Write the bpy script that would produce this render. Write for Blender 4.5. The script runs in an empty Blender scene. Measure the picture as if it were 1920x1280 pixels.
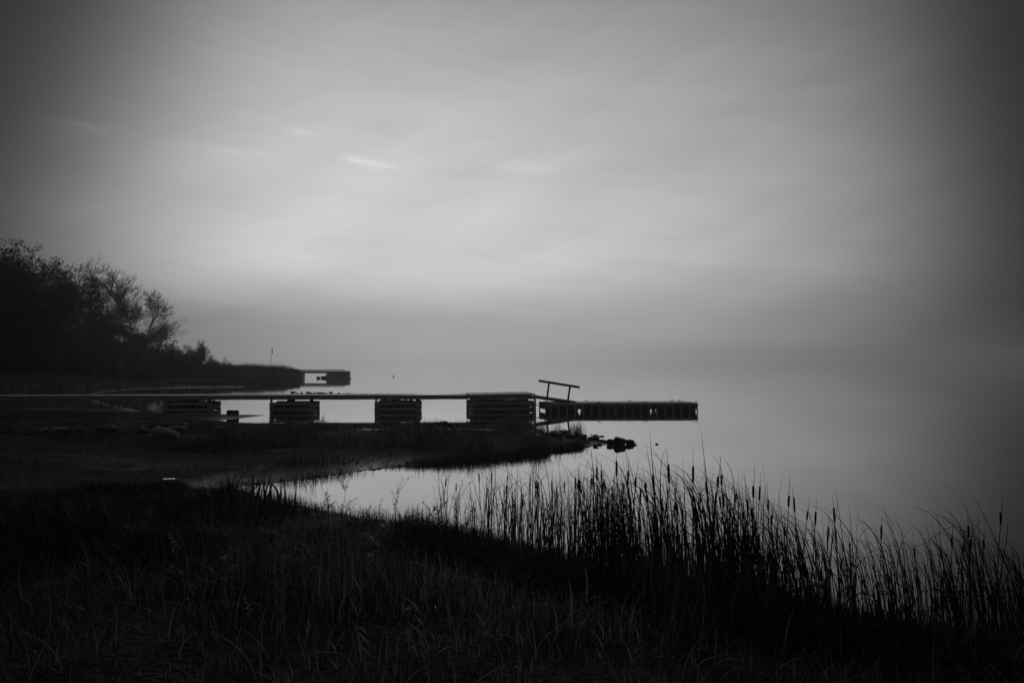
import bpy, bmesh, math, random
import numpy as np
from mathutils import Vector, Matrix

random.seed(7)
rng = np.random.default_rng(7)
R = math.radians
sc = bpy.context.scene
C = sc.collection

# ------------------------------------------------------------------ camera
EYE = 2.5            # lens height above the lake, metres
F = 1493.3           # focal length in pixels of the 1920 px wide photograph (28 mm on 36 mm)
HOR = 672.0          # row of the horizon in the photograph
cam_d = bpy.data.cameras.new('camera')
cam_d.lens = 28.0
cam_d.sensor_width = 36.0
cam_d.shift_y = (HOR - 640.0) / 1920.0
cam_d.clip_start = 0.1
cam_d.clip_end = 6000
cam = bpy.data.objects.new('camera', cam_d)
C.objects.link(cam)
cam.location = (0, 0, EYE)
cam.rotation_euler = (R(90), 0, 0)
sc.camera = cam

# ------------------------------------------------------------------ sky (monochrome, like the film)
SUN_AZ, SUN_EL = R(-5.6), R(6.25)
world = bpy.data.worlds.new('World')
sc.world = world
world.use_nodes = True
wn, wl = world.node_tree.nodes, world.node_tree.links
wn.clear()
def wmath(op, a, b=None, c=None, clamp=False):
    n = wn.new('ShaderNodeMath'); n.operation = op; n.use_clamp = clamp
    for i, v in enumerate((a, b, c)):
        if v is None: continue
        if isinstance(v, (int, float)): n.inputs[i].default_value = v
        else: wl.new(v, n.inputs[i])
    return n.outputs[0]
tc = wn.new('ShaderNodeTexCoord')
sx = wn.new('ShaderNodeSeparateXYZ')
wl.new(tc.outputs['Generated'], sx.inputs[0])
az = wmath('ARCTAN2', sx.outputs[0], sx.outputs[1])
el = wmath('ABSOLUTE', wmath('ARCSINE', sx.outputs[2]))
# glow of the hidden sun: wide gaussian in azimuth and elevation
daz = wmath('ADD', az, 0.16)
de = wmath('MAXIMUM', wmath('SUBTRACT', el, 0.15), 0.0)
d_r = wmath('MAXIMUM', wmath('ADD', daz, wmath('MULTIPLY', de, 0.12)), 0.0)
d_l = wmath('MAXIMUM', wmath('SUBTRACT', wmath('MULTIPLY', de, 0.28), daz), 0.0)
q_r = wmath('ADD', wmath('MULTIPLY', wmath('MULTIPLY', d_r, d_r), 2.0), wmath('POWER', wmath('MULTIPLY', d_r, 1 / 0.665), 9.0))
q_l = wmath('POWER', wmath('MULTIPLY', d_l, 1 / 0.325), 3.6)
qa = wmath('ADD', q_r, q_l)
qb = wmath('POWER', wmath('MULTIPLY', de, 1 / 0.365), 1.7)
glow = wmath('EXPONENT', wmath('MULTIPLY', wmath('ADD', qa, qb), -1.0))
# thin streaks of high cloud
def streaks(rot, sxx, syy, scale, detail, off):
    cr, sr = math.cos(rot), math.sin(rot)
    u = wmath('ADD', wmath('MULTIPLY', az, cr), wmath('MULTIPLY', el, sr))
    v = wmath('SUBTRACT', wmath('MULTIPLY', el, cr), wmath('MULTIPLY', az, sr))
    cb = wn.new('ShaderNodeCombineXYZ')
    wl.new(wmath('MULTIPLY', u, sxx), cb.inputs[0]); wl.new(wmath('MULTIPLY', v, syy), cb.inputs[1])
    cb.inputs[2].default_value = off
    nz = wn.new('ShaderNodeTexNoise'); nz.inputs['Scale'].default_value = scale
    nz.inputs['Detail'].default_value = detail; nz.inputs['Roughness'].default_value = 0.55
    nz.inputs['Distortion'].default_value = 0.4
    wl.new(cb.outputs[0], nz.inputs['Vector'])
    return nz.outputs['Fac']
s1 = streaks(R(20), 1.8, 10.0, 1.6, 10, 3.1)
s2 = streaks(R(-6), 2.6, 18.0, 1.6, 9, 8.7)
cl = wmath('ADD', wmath('MULTIPLY', wmath('SUBTRACT', s1, 0.5), 0.34), wmath('MULTIPLY', wmath('SUBTRACT', s2, 0.5), 0.24))
# small bright wisps
def wisp(px, py, wx, wy, amp):
    a0, e0 = math.atan((px - 960) / F), math.atan((HOR - py) / F)
    da = wmath('MULTIPLY', wmath('SUBTRACT', az, a0), F / wx)
    dd = wmath('MULTIPLY', wmath('SUBTRACT', el, e0), F / wy)
    dd = wmath('ADD', dd, wmath('MULTIPLY', da, 0.35))
    g = wmath('EXPONENT', wmath('MULTIPLY', wmath('ADD', wmath('MULTIPLY', da, da), wmath('MULTIPLY', dd, dd)), -1.0))
    return wmath('MULTIPLY', g, amp)
w_tex = streaks(R(-8), 16.0, 60.0, 1.8, 9, 1.3)
ws = wisp(668, 306, 26, 7, 0.16)
for a in ((728, 317, 46, 8, 0.14), (560, 262, 40, 6, 0.10), (975, 312, 60, 10, 0.09), (155, 288, 60, 8, 0.20), (420, 305, 90, 6, 0.08)):
    ws = wmath('ADD', ws, wisp(*a))
ws = wmath('MULTIPLY', ws, wmath('MAXIMUM', wmath('MULTIPLY_ADD', w_tex, 5.0, -1.4), 0.0))
mod = wmath('ADD', wmath('ADD', 1.0, cl), ws)
# base daylight from the sky texture, turned to grey
sky = wn.new('ShaderNodeTexSky')
sky.sky_type = 'NISHITA'
sky.sun_disc = False
sky.sun_elevation = SUN_EL
sky.sun_rotation = SUN_AZ
sky.air_density = 1.0; sky.dust_density = 4.0; sky.ozone_density = 1.0
bw = wn.new('ShaderNodeRGBToBW')
wl.new(sky.outputs[0], bw.inputs[0])
GLOW, SKYK = 0.61, 0.036
# the far fog bank on the horizon dims the foot of the sky
bank = wn.new('ShaderNodeMapRange'); bank.interpolation_type = 'SMOOTHSTEP'
wl.new(wmath('ADD', el, wmath('MULTIPLY', wmath('SUBTRACT', s2, 0.5), 0.02)), bank.inputs['Value'])
bank.inputs['From Min'].default_value = 0.03; bank.inputs['From Max'].default_value = 0.125
bmin = wn.new('ShaderNodeMapRange'); bmin.interpolation_type = 'SMOOTHSTEP'; wl.new(az, bmin.inputs['Value'])
for k_, v_ in (('From Min', -.35), ('From Max', .25), ('To Min', .46), ('To Max', .70)): bmin.inputs[k_].default_value = v_
wl.new(bmin.outputs[0], bank.inputs['To Min']); bank.inputs['To Max'].default_value = 1.0
glow = wmath('MULTIPLY', glow, bank.outputs[0])
tot = wmath('ADD', wmath('MULTIPLY', wmath('MULTIPLY', glow, GLOW), mod), wmath('MULTIPLY', wmath('MINIMUM', bw.outputs[0], 0.7), SKYK))
bg = wn.new('ShaderNodeBackground')
wl.new(tot, bg.inputs['Color'])
bg.inputs['Strength'].default_value = 1.0
wo = wn.new('ShaderNodeOutputWorld')
wl.new(bg.outputs[0], wo.inputs['Surface'])

# ------------------------------------------------------------------ sun behind the mist
sun_d = bpy.data.lights.new('sun', 'SUN')
sun_d.energy = 0.045
sun_d.angle = R(1.2)
sun_d.color = (1, 1, 1)
sun = bpy.data.objects.new('sun', sun_d)
C.objects.link(sun)
sdir = Vector((math.sin(SUN_AZ) * math.cos(SUN_EL), math.cos(SUN_AZ) * math.cos(SUN_EL), math.sin(SUN_EL)))
sun.rotation_euler = (-sdir).to_track_quat('-Z', 'Y').to_euler()
sun.location = (-8, 60, 40)

vs = sc.view_settings
vs.view_transform = 'Standard'; vs.look = 'None'; vs.gamma = 1.0; vs.exposure = 0.0
vs.use_curve_mapping = False
sc.cycles.use_denoising = True
sc.cycles.caustics_reflective = False
sc.cycles.caustics_refractive = False
sc.cycles.max_bounces = 8
sc.cycles.sample_clamp_indirect = 0.8
sc.cycles.sample_clamp_direct = 1.2
sc.cycles.volume_bounces = 2
sc.cycles.transparent_max_bounces = 8

# ------------------------------------------------------------------ helpers
def X(px, D): return (px - 960.0) / F * D
def Z(py, D): return EYE - (py - HOR) / F * D
def G(px, py, z=0.0):
    """point of the level z seen at that pixel of the photograph"""
    D = (EYE - z) * F / (py - HOR)
    return (X(px, D), D)

def tag(o, label=None, cat=None, group=None, kind=None):
    if label: o['label'] = label
    if cat: o['category'] = cat
    if group: o['group'] = group
    if kind: o['kind'] = kind
    return o
def empty(name, loc=(0, 0, 0), rz=0.0, parent=None):
    o = bpy.data.objects.new(name, None); C.objects.link(o)
    o.location = loc; o.rotation_euler = (0, 0, rz); o.empty_display_size = 0.1
    if parent: o.parent = parent
    return o
def obj(name, me, mat=None, parent=None, loc=None, rot=None, scale=None):
    o = bpy.data.objects.new(name, me); C.objects.link(o)
    if mat and len(me.materials) == 0: me.materials.append(mat)
    if parent: o.parent = parent
    if loc is not None: o.location = loc
    if rot is not None: o.rotation_euler = rot
    if scale is not None: o.scale = scale if hasattr(scale, '__len__') else (scale,) * 3
    return o
def mesh(name, verts, faces, smooth=False):
    me = bpy.data.meshes.new(name); me.from_pydata([tuple(v) for v in verts], [], faces)
    if smooth: me.polygons.foreach_set('use_smooth', [True] * len(me.polygons))
    me.update(); return me
def tri_mesh(name, V, T, attrs=None, smooth=False):
    me = bpy.data.meshes.new(name)
    V = np.ascontiguousarray(V, dtype=np.float32); T = np.ascontiguousarray(T, dtype=np.int32)
    me.vertices.add(len(V)); me.vertices.foreach_set('co', V.ravel())
    me.loops.add(T.size); me.loops.foreach_set('vertex_index', T.ravel())
    me.polygons.add(len(T)); me.polygons.foreach_set('loop_start', np.arange(0, T.size, T.shape[1], dtype=np.int32))
    if smooth: me.polygons.foreach_set('use_smooth', np.ones(len(T), dtype=bool))
    for k, a in (attrs or {}).items():
        at = me.attributes.new(k, 'FLOAT', 'POINT'); at.data.foreach_set('value', np.ascontiguousarray(a, dtype=np.float32))
    me.update(calc_edges=True); return me

class MB:
    """collects solids into one mesh"""
    def __init__(s): s.v = []; s.f = []
    def add(s, v, f):
        o = len(s.v); s.v += [tuple(p) for p in v]; s.f += [tuple(i + o for i in q) for q in f]
    def box(s, c, size, rot=None):
        hx, hy, hz = size[0] / 2, size[1] / 2, size[2] / 2
        v = [Vector((x, y, z)) for z in (-hz, hz) for x, y in ((-hx, -hy), (hx, -hy), (hx, hy), (-hx, hy))]
        if rot is not None: v = [rot @ p for p in v]
        v = [p + Vector(c) for p in v]
        s.add(v, [(3, 2, 1, 0), (4, 5, 6, 7), (0, 1, 5, 4), (1, 2, 6, 5), (2, 3, 7, 6), (3, 0, 4, 7)])
    def beam(s, a, b, w, h, ch=0.012, up=(0, 0, 1), jit=0.0):
        """squared timber from a to b with chamfered edges"""
        a, b = Vector(a), Vector(b); d = (b - a).normalized()
        side = d.cross(Vector(up)).normalized(); u = side.cross(d).normalized()
        hw, hh = w / 2, h / 2
        pr = [(-hw + ch, -hh), (hw - ch, -hh), (hw, -hh + ch), (hw, hh - ch), (hw - ch, hh), (-hw + ch, hh), (-hw, hh - ch), (-hw, -hh + ch)]
        n = 3 if jit else 2
        v = []
        for k in range(n):
            p = a.lerp(b, k / (n - 1))
            if jit: p = p + u * random.uniform(-jit, jit) + side * random.uniform(-jit, jit)
            v += [p + side * x + u * y for x, y in pr]
        f = [tuple(reversed(range(8))), tuple(range(8 * (n - 1), 8 * n))]
        for k in range(n - 1):
            for i in range(8):
                j = (i + 1) % 8
                f.append((k * 8 + i, k * 8 + j, k * 8 + 8 + j, k * 8 + 8 + i))
        s.add(v, f)
    def tube(s, pts, rad, n=6, cap=True):
        pts = [Vector(p) for p in pts]
        v = []; up = Vector((0.13, 0.31, 0.94))
        for k, p in enumerate(pts):
            d = (pts[min(k + 1, len(pts) - 1)] - pts[max(k - 1, 0)])
            d = d.normalized() if d.length > 1e-9 else Vector((0, 0, 1))
            a = d.cross(up)
            a = a.normalized() if a.length > 1e-3 else d.orthogonal().normalized()
            b = d.cross(a)
            r = rad[k] if hasattr(rad, '__len__') else rad
            v += [p + (a * math.cos(2 * math.pi * i / n) + b * math.sin(2 * math.pi * i / n)) * r for i in range(n)]
        f = []
        for k in range(len(pts) - 1):
            for i in range(n):
                j = (i + 1) % n
                f.append((k * n + i, k * n + j, k * n + n + j, k * n + n + i))
        if cap: f += [tuple(reversed(range(n))), tuple(range((len(pts) - 1) * n, len(pts) * n))]
        s.add(v, f)
    def mesh(s, name, smooth=False): return mesh(name, s.v, s.f, smooth)
    def build(s, name, mat, parent=None, smooth=False, **k): return obj(name, s.mesh(name, smooth), mat, parent, **k)

def copy_obj(o, parent=None):
    c = o.copy(); C.objects.link(c)
    if parent: c.parent = parent
    return c
def copy_tree(o, kids, parent=None):
    """a thing, its parts and their sub-parts; kids: dict object -> children"""
    c = copy_obj(o, parent)
    for ch in kids.get(o, []): copy_tree(ch, kids, c)
    return c

# ------------------------------------------------------------------ value noise in numpy
def vnoise(x, y, seed=0):
    xi = np.floor(x).astype(np.int64); yi = np.floor(y).astype(np.int64)
    fx = x - xi; fy = y - yi
    fx = fx * fx * (3 - 2 * fx); fy = fy * fy * (3 - 2 * fy)
    def h(a, b):
        n = (a * 374761393 + b * 668265263 + seed * 974711) & 0x7fffffff
        n = ((n ^ (n >> 13)) * 1274126177) & 0x7fffffff
        return ((n ^ (n >> 16)) & 0xffff) / 65535.0
    return (h(xi, yi) * (1 - fx) + h(xi + 1, yi) * fx) * (1 - fy) + (h(xi, yi + 1) * (1 - fx) + h(xi + 1, yi + 1) * fx) * fy
def fbm(x, y, seed=0, o=3):
    s = 0; a = 0.5; t = 0
    for k in range(o):
        s = s + a * vnoise(x * 2 ** k, y * 2 ** k, seed + k); t += a; a *= 0.5
    return s / t
def sstep(a, b, x):
    t = np.clip((x - a) / (b - a), 0, 1); return t * t * (3 - 2 * t)

# ------------------------------------------------------------------ materials
def new_mat(name):
    m = bpy.data.materials.new(name); m.use_nodes = True
    nt = m.node_tree; nt.nodes.clear()
    return m, nt.nodes, nt.links
def wood_mat(name, lo, hi, rough=0.75, along='X', scale=1.0, spec=0.3):
    m, n, l = new_mat(name)
    out = n.new('ShaderNodeOutputMaterial'); b = n.new('ShaderNodeBsdfPrincipled'); l.new(b.outputs[0], out.inputs[0])
    tc = n.new('ShaderNodeTexCoord'); mp = n.new('ShaderNodeMapping')
    l.new(tc.outputs['Object'], mp.inputs[0])
    mp.inputs['Scale'].default_value = {'X': (1.2, 22, 22), 'Y': (22, 1.2, 22), 'Z': (22, 22, 1.2)}[along]
    nz = n.new('ShaderNodeTexNoise'); nz.inputs['Scale'].default_value = 1.6 * scale; nz.inputs['Detail'].default_value = 8; nz.inputs['Roughness'].default_value = .65
    l.new(mp.outputs[0], nz.inputs['Vector'])
    n2 = n.new('ShaderNodeTexNoise'); n2.inputs['Scale'].default_value = 3.0; n2.inputs['Detail'].default_value = 5
    l.new(tc.outputs['Object'], n2.inputs['Vector'])
    mx = n.new('ShaderNodeMath'); mx.operation = 'MULTIPLY'; l.new(nz.outputs[0], mx.inputs[0]); l.new(n2.outputs[0], mx.inputs[1])
    oi = n.new('ShaderNodeObjectInfo')
    ad = n.new('ShaderNodeMath'); ad.operation = 'MULTIPLY_ADD'; l.new(oi.outputs['Random'], ad.inputs[0]); ad.inputs[1].default_value = .14; l.new(mx.outputs[0], ad.inputs[2])
    cr = n.new('ShaderNodeValToRGB'); l.new(ad.outputs[0], cr.inputs[0])
    cr.color_ramp.elements[0].position = .12; cr.color_ramp.elements[0].color = (lo, lo, lo, 1)
    cr.color_ramp.elements[1].position = .52; cr.color_ramp.elements[1].color = (hi, hi, hi, 1)
    l.new(cr.outputs[0], b.inputs['Base Color'])
    b.inputs['Roughness'].default_value = rough
    b.inputs['Specular IOR Level'].default_value = spec
    bp = n.new('ShaderNodeBump'); bp.inputs['Strength'].default_value = .5; bp.inputs['Distance'].default_value = .008
    l.new(nz.outputs[0], bp.inputs['Height']); l.new(bp.outputs[0], b.inputs['Normal'])
    return m
M = {}
M['timber'] = wood_mat('weathered_timber', .30, .62)
M['plank'] = wood_mat('weathered_plank', .3, .58, rough=.45, along='Y', spec=.5)
M['dark_timber'] = wood_mat('dark_timber', .05, .14)
M['post'] = wood_mat('pale_post', .6, .8, along='Z')
M['rib'] = wood_mat('dock_rib', .78, .92, along='Z')
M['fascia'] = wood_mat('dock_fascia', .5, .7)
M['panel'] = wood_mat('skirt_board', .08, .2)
M['gangway'] = wood_mat('gangway_wood', .02, .05, rough=.6)
M['log'] = wood_mat('log_bark', .02, .05)
def plain(name, c, rough=.6, metal=0.0, var=.3, scale=6.0, bump=.3, spec=.4):
    m, n, l = new_mat(name)
    out = n.new('ShaderNodeOutputMaterial'); b = n.new('ShaderNodeBsdfPrincipled'); l.new(b.outputs[0], out.inputs[0])
    tc = n.new('ShaderNodeTexCoord')
    nz = n.new('ShaderNodeTexNoise'); nz.inputs['Scale'].default_value = scale; nz.inputs['Detail'].default_value = 7
    l.new(tc.outputs['Object'], nz.inputs['Vector'])
    cr = n.new('ShaderNodeValToRGB'); l.new(nz.outputs[0], cr.inputs[0])
    a, z = c * (1 - var), c * (1 + var)
    cr.color_ramp.elements[0].position = .3; cr.color_ramp.elements[0].color = (a, a, a, 1)
    cr.color_ramp.elements[1].position = .7; cr.color_ramp.elements[1].color = (z, z, z, 1)
    l.new(cr.outputs[0], b.inputs['Base Color'])
    b.inputs['Roughness'].default_value = rough; b.inputs['Metallic'].default_value = metal
    b.inputs['Specular IOR Level'].default_value = spec
    bp = n.new('ShaderNodeBump'); bp.inputs['Strength'].default_value = bump; bp.inputs['Distance'].default_value = .02
    l.new(nz.outputs[0], bp.inputs['Height']); l.new(bp.outputs[0], b.inputs['Normal'])
    return m
M['stone'] = plain('granite_stone', .2, .75, var=.45, scale=9)
M['pale_stone'] = plain('pale_boulder', .34, .8, var=.4, scale=8)
M['wet_stone'] = plain('wet_dark_stone', .02, .45, var=.5, scale=9)
M['float'] = plain('dock_float', .015, .55)
M['metal'] = plain('galvanised_metal', .12, .4, .8)
M['rope'] = plain('mooring_rope', .05, .8)
M['bark'] = plain('tree_bark', .06, .9, scale=3)
M['birch'] = plain('birch_bark', .45, .8, scale=2, var=.5)
M['flag'] = plain('flag_cloth', .10, .9)
M['seed'] = plain('cattail_velvet', .035, .95, scale=60)
def leaf_mat(name, dark, pale, attr=True, trans=.25):
    m, n, l = new_mat(name)
    out = n.new('ShaderNodeOutputMaterial'); b = n.new('ShaderNodeBsdfPrincipled')
    t = n.new('ShaderNodeBsdfTranslucent'); mx = n.new('ShaderNodeMixShader'); mx.inputs[0].default_value = trans
    cr = n.new('ShaderNodeMix'); cr.data_type = 'RGBA'
    cr.inputs['A'].default_value = (dark,) * 3 + (1,); cr.inputs['B'].default_value = (pale,) * 3 + (1,)
    if attr:
        a = n.new('ShaderNodeAttribute'); a.attribute_name = 'shade'; l.new(a.outputs['Fac'], cr.inputs['Factor'])
    else:
        oi = n.new('ShaderNodeObjectInfo'); l.new(oi.outputs['Random'], cr.inputs['Factor'])
    l.new(cr.outputs['Result'], b.inputs['Base Color']); l.new(cr.outputs['Result'], t.inputs['Color'])
    b.inputs['Roughness'].default_value = .4; b.inputs['Specular IOR Level'].default_value = .5
    l.new(b.outputs[0], mx.inputs[1]); l.new(t.outputs[0], mx.inputs[2]); l.new(mx.outputs[0], out.inputs[0])
    return m
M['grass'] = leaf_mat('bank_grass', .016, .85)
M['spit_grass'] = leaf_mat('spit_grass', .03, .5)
M['reed_leaf'] = leaf_mat('reed_leaf', .03, .08, attr=False, trans=.15)
M['reed_mass'] = leaf_mat('reed_mass', .03, .10, trans=.15)
M['pale_leaf'] = leaf_mat('pale_reed_leaf', .45, .65, attr=False, trans=.2)
M['sedge'] = leaf_mat('sedge_leaf', .06, .22, attr=False, trans=.1)
M['weed'] = leaf_mat('weed_leaf', .03, .10, attr=False, trans=.1)
M['foliage'] = leaf_mat('tree_foliage', .03, .07, trans=.1)
M['needles'] = leaf_mat('conifer_needles', .02, .04, trans=.05)

# ------------------------------------------------------------------ shoreline
SH = []
def s(px, py): SH.append(G(px, py))
SH += [(60, -6), (25, 0.0), (12, 3.4), (7.2, 5.6)]
for p in ((1900, 1215), (1500, 1150), (1200, 1085), (1000, 1045), (850, 1000), (700, 974), (555, 948), (478, 931), (436, 914), (480, 909)): s(*p)
for p in ((540, 903), (640, 889), (720, 878), (820, 871), (960, 858), (1050, 845), (1120, 836), (1150, 833), (1120, 826), (1075, 819), (1000, 808), (870, 806), (700, 806), (590, 805), (500, 799), (440, 793), (400, 790)): s(*p)
for p in ((430, 786), (503, 778), (400, 776), (310, 776), (262, 770), (205, 758), (190, 752)): s(*p)
SH += [(-27.5, 52), (-30, 58)]
for p in ((250, 730), (340, 727), (420, 726), (470, 725.5), (430, 723.5), (340, 722), (255, 720), (230, 717), (300, 714), (400, 712.5), (480, 711.8), (566, 711.2)): s(*p)
SH += [(-27.2, 101), (-31, 112), (-38, 130), (-60, 160), (-140, 240), (-400, 420), (-1250, 520), (-1250, -240), (1250, -240), (1250, -60)]
SH = np.array(SH)
def sdf(x, y):
    """distance to the shoreline, positive on land"""
    x = np.asarray(x, float).ravel(); y = np.asarray(y, float).ravel()
    A = SH; B = np.roll(SH, -1, 0)
    best = np.full(x.shape, 1e18); ins = np.zeros(x.shape, bool)
    for (ax, ay), (bx, by) in zip(A, B):
        dx, dy = bx - ax, by - ay
        t = np.clip(((x - ax) * dx + (y - ay) * dy) / (dx * dx + dy * dy + 1e-12), 0, 1)
        best = np.minimum(best, (x - ax - t * dx) ** 2 + (y - ay - t * dy) ** 2)
        if ay != by:
            c = ((ay > y) != (by > y)) & (x < (bx - ax) * (y - ay) / (by - ay) + ax)
            ins ^= c
    d = np.sqrt(best)
    return np.where(ins, d, -d)
RUT = [(G(292, 897, .3), G(430, 868, .3)), (G(345, 895, .3), G(470, 873, .3)), (G(255, 870, .3), G(340, 858, .3))]
BOARD_AT = G(317, 897.5, .30)
def rut_mask(x, y):
    m = np.zeros(np.shape(x))
    for (ax, ay), (bx, by) in RUT:
        dx, dy = bx - ax, by - ay
        t = np.clip(((x - ax) * dx + (y - ay) * dy) / (dx * dx + dy * dy), 0, 1)
        d = np.hypot(x - ax - t * dx, y - ay - t * dy)
        m = np.maximum(m, 1 - sstep(.12, .38, d))
    return m
def height(x, y, d=None):
    x = np.asarray(x, float).ravel(); y = np.asarray(y, float).ravel()
    if d is None: d = sdf(x, y)
    cap = np.full(x.shape, .42)
    near = (1 - sstep(6.0, 13.0, y + np.maximum(0, -x - 3) * .35))
    cap = cap + near * .58
    spit = sstep(16.0, 18.5, y) * (1 - sstep(33, 35, y)) * sstep(-11, -7.5, x)
    cap = cap * (1 - spit) + .20 * spit
    bar = sstep(33.6, 34.6, y) * (1 - sstep(36.2, 37.5, y)) * sstep(-19.5, -17, x)
    cap = cap * (1 - bar) + .05 * bar
    marsh = sstep(60, 63, y) * (1 - sstep(74, 80, y)) * sstep(-36, -31, x)
    cap = cap * (1 - marsh) + .12 * marsh
    hill = sstep(88, 135, y - x * .35) * sstep(28, 75, -x)
    hill2 = sstep(34, 80, -x) * sstep(40, 80, y)
    cap = cap + 7.0 * hill + 2.2 * hill2
    slope = .13 + .12 * hill
    land = cap * (1 - np.exp(-np.maximum(d, 0) * slope / cap))
    bump = (fbm(x * .9, y * .9, 3) - .5) * .16 + (fbm(x * 3.1, y * 3.1, 9) - .5) * .07
    land = land + bump * np.clip(d * .6, 0, 1) * np.clip(cap * 2.2, .15, 1)
    land = land - rut_mask(x, y) * .05
    fl = 1 - sstep(.2, .5, np.hypot((x - BOARD_AT[0]), (y - BOARD_AT[1])))
    land = land * (1 - fl) + .295 * fl
    sea = -np.minimum(1.0, .12 * np.maximum(-d, 0) + .01)
    return np.where(d > 0, np.maximum(land, .004), sea)
def H1(x, y): return float(height(np.array([x]), np.array([y]))[0])

# ------------------------------------------------------------------ ground sheet
def axis(parts):
    a = []
    for lo, hi, st in parts: a += list(np.arange(lo, hi, st))
    return np.array(a + [parts[-1][1]])
gx = axis([(-1250, -250, 100), (-250, -90, 20), (-90, -32, 2.0), (-32, -22, .5), (-22, -9, .25), (-9, 7, .13), (7, 12, .4), (12, 40, 3), (40, 150, 15), (150, 1250, 100)])
gy = axis([(-240, -20, 22), (-20, 1, 1.0), (1, 10, .14), (10, 24, .16), (24, 38, .25), (38, 60, .9), (60, 76, .6), (76, 140, 2.5), (140, 300, 16), (300, 1700, 100)])
XX, YY = np.meshgrid(gx, gy)
xf, yf = XX.ravel(), YY.ravel()
dd = sdf(xf, yf)
zz = height(xf, yf, dd)
nx, ny = len(gx), len(gy)
ii = (np.arange(ny - 1)[:, None] * nx + np.arange(nx - 1)[None, :]).ravel()
quads = np.stack([ii, ii + 1, ii + nx + 1, ii + nx], 1)
shore = np.clip(1 - np.abs(dd - .35) / .9, 0, 1) * sstep(14.5, 16.5, yf) * (1 - sstep(21, 23, yf)) * (xf < -1.0)
sand = sstep(33.4, 34.4, yf) * (1 - sstep(36.4, 37.5, yf)) * sstep(-24, -19, xf) * (dd > -1)
mudm = lambda x, y: sstep(.50, .66, fbm(x * .28 + y * .12, y * 1.1, 81)) * sstep(15.0, 16.5, y) * (1 - sstep(21.5, 23.5, y)) * (1 - sstep(-4.5, -2.5, x)) * sstep(-12, -8.5, x)
bare = np.clip(np.maximum.reduce([mudm(xf, yf) * .38, rut_mask(xf, yf) * (.4 + .6 * fbm(xf * 2.3, yf * 2.3, 4)), shore * .8, sand]), 0, 1)
gme = tri_mesh('ground', np.stack([xf, yf, zz], 1), quads, {'bare': bare}, smooth=True)
m, n, l = new_mat('ground_soil')
out = n.new('ShaderNodeOutputMaterial'); b = n.new('ShaderNodeBsdfPrincipled'); l.new(b.outputs[0], out.inputs[0])
geo = n.new('ShaderNodeNewGeometry'); at = n.new('ShaderNodeAttribute'); at.attribute_name = 'bare'
nz = n.new('ShaderNodeTexNoise'); nz.inputs['Scale'].default_value = 2.6; nz.inputs['Detail'].default_value = 10; nz.inputs['Roughness'].default_value = .7
l.new(geo.outputs['Position'], nz.inputs['Vector'])
c1 = n.new('ShaderNodeValToRGB'); l.new(nz.outputs[0], c1.inputs[0])
c1.color_ramp.elements[0].position = .35; c1.color_ramp.elements[0].color = (.010, .010, .010, 1)
c1.color_ramp.elements[1].position = .7; c1.color_ramp.elements[1].color = (.05, .05, .05, 1)
c2 = n.new('ShaderNodeValToRGB'); l.new(nz.outputs[0], c2.inputs[0])
c2.color_ramp.elements[0].position = .3; c2.color_ramp.elements[0].color = (.10, .10, .10, 1)
c2.color_ramp.elements[1].position = .7; c2.color_ramp.elements[1].color = (.38, .38, .38, 1)
mx = n.new('ShaderNodeMix'); mx.data_type = 'RGBA'
l.new(at.outputs['Fac'], mx.inputs['Factor']); l.new(c1.outputs[0], mx.inputs['A']); l.new(c2.outputs[0], mx.inputs['B'])
l.new(mx.outputs['Result'], b.inputs['Base Color'])
sp = n.new('ShaderNodeSeparateXYZ'); l.new(geo.outputs['Position'], sp.inputs[0])
mr = n.new('ShaderNodeMapRange'); l.new(sp.outputs[2], mr.inputs['Value'])      # wet near the water line
mr.inputs['From Min'].default_value = .02; mr.inputs['From Max'].default_value = .14
mr.inputs['To Min'].default_value = .32; mr.inputs['To Max'].default_value = .9
l.new(mr.outputs[0], b.inputs['Roughness'])
b.inputs['Specular IOR Level'].default_value = .4
n3 = n.new('ShaderNodeTexNoise'); n3.inputs['Scale'].default_value = 14; n3.inputs['Detail'].default_value = 8
l.new(geo.outputs['Position'], n3.inputs['Vector'])
bp = n.new('ShaderNodeBump'); bp.inputs['Strength'].default_value = .9; bp.inputs['Distance'].default_value = .09
l.new(n3.outputs[0], bp.inputs['Height']); l.new(bp.outputs[0], b.inputs['Normal'])
tag(obj('ground', gme, m), 'dark muddy bank, grassy spit and wooded shore round the lake', kind='structure')

# ------------------------------------------------------------------ lake
m, n, l = new_mat('still_water')
out = n.new('ShaderNodeOutputMaterial'); mxs = n.new('ShaderNodeMixShader')
df = n.new('ShaderNodeBsdfDiffuse'); df.inputs['Color'].default_value = (.02, .02, .02, 1)
gl = n.new('ShaderNodeBsdfGlossy'); gl.inputs['Roughness'].default_value = .02; gl.inputs['Color'].default_value = (.95, .95, .95, 1)
fr = n.new('ShaderNodeFresnel'); fr.inputs['IOR'].default_value = 2.6
fm = n.new('ShaderNodeMath'); fm.operation = 'MULTIPLY'; fm.use_clamp = True; fm.inputs[1].default_value = 1.35
l.new(fr.outputs[0], fm.inputs[0]); l.new(fm.outputs[0], mxs.inputs[0])
l.new(df.outputs[0], mxs.inputs[1]); l.new(gl.outputs[0], mxs.inputs[2]); l.new(mxs.outputs[0], out.inputs[0])
geo = n.new('ShaderNodeNewGeometry'); mp = n.new('ShaderNodeMapping'); mp.inputs['Scale'].default_value = (.9, 2.2, 1)
l.new(geo.outputs['Position'], mp.inputs[0])
nz = n.new('ShaderNodeTexNoise'); nz.inputs['Scale'].default_value = 1.1; nz.inputs['Detail'].default_value = 3
l.new(mp.outputs[0], nz.inputs['Vector'])
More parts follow.
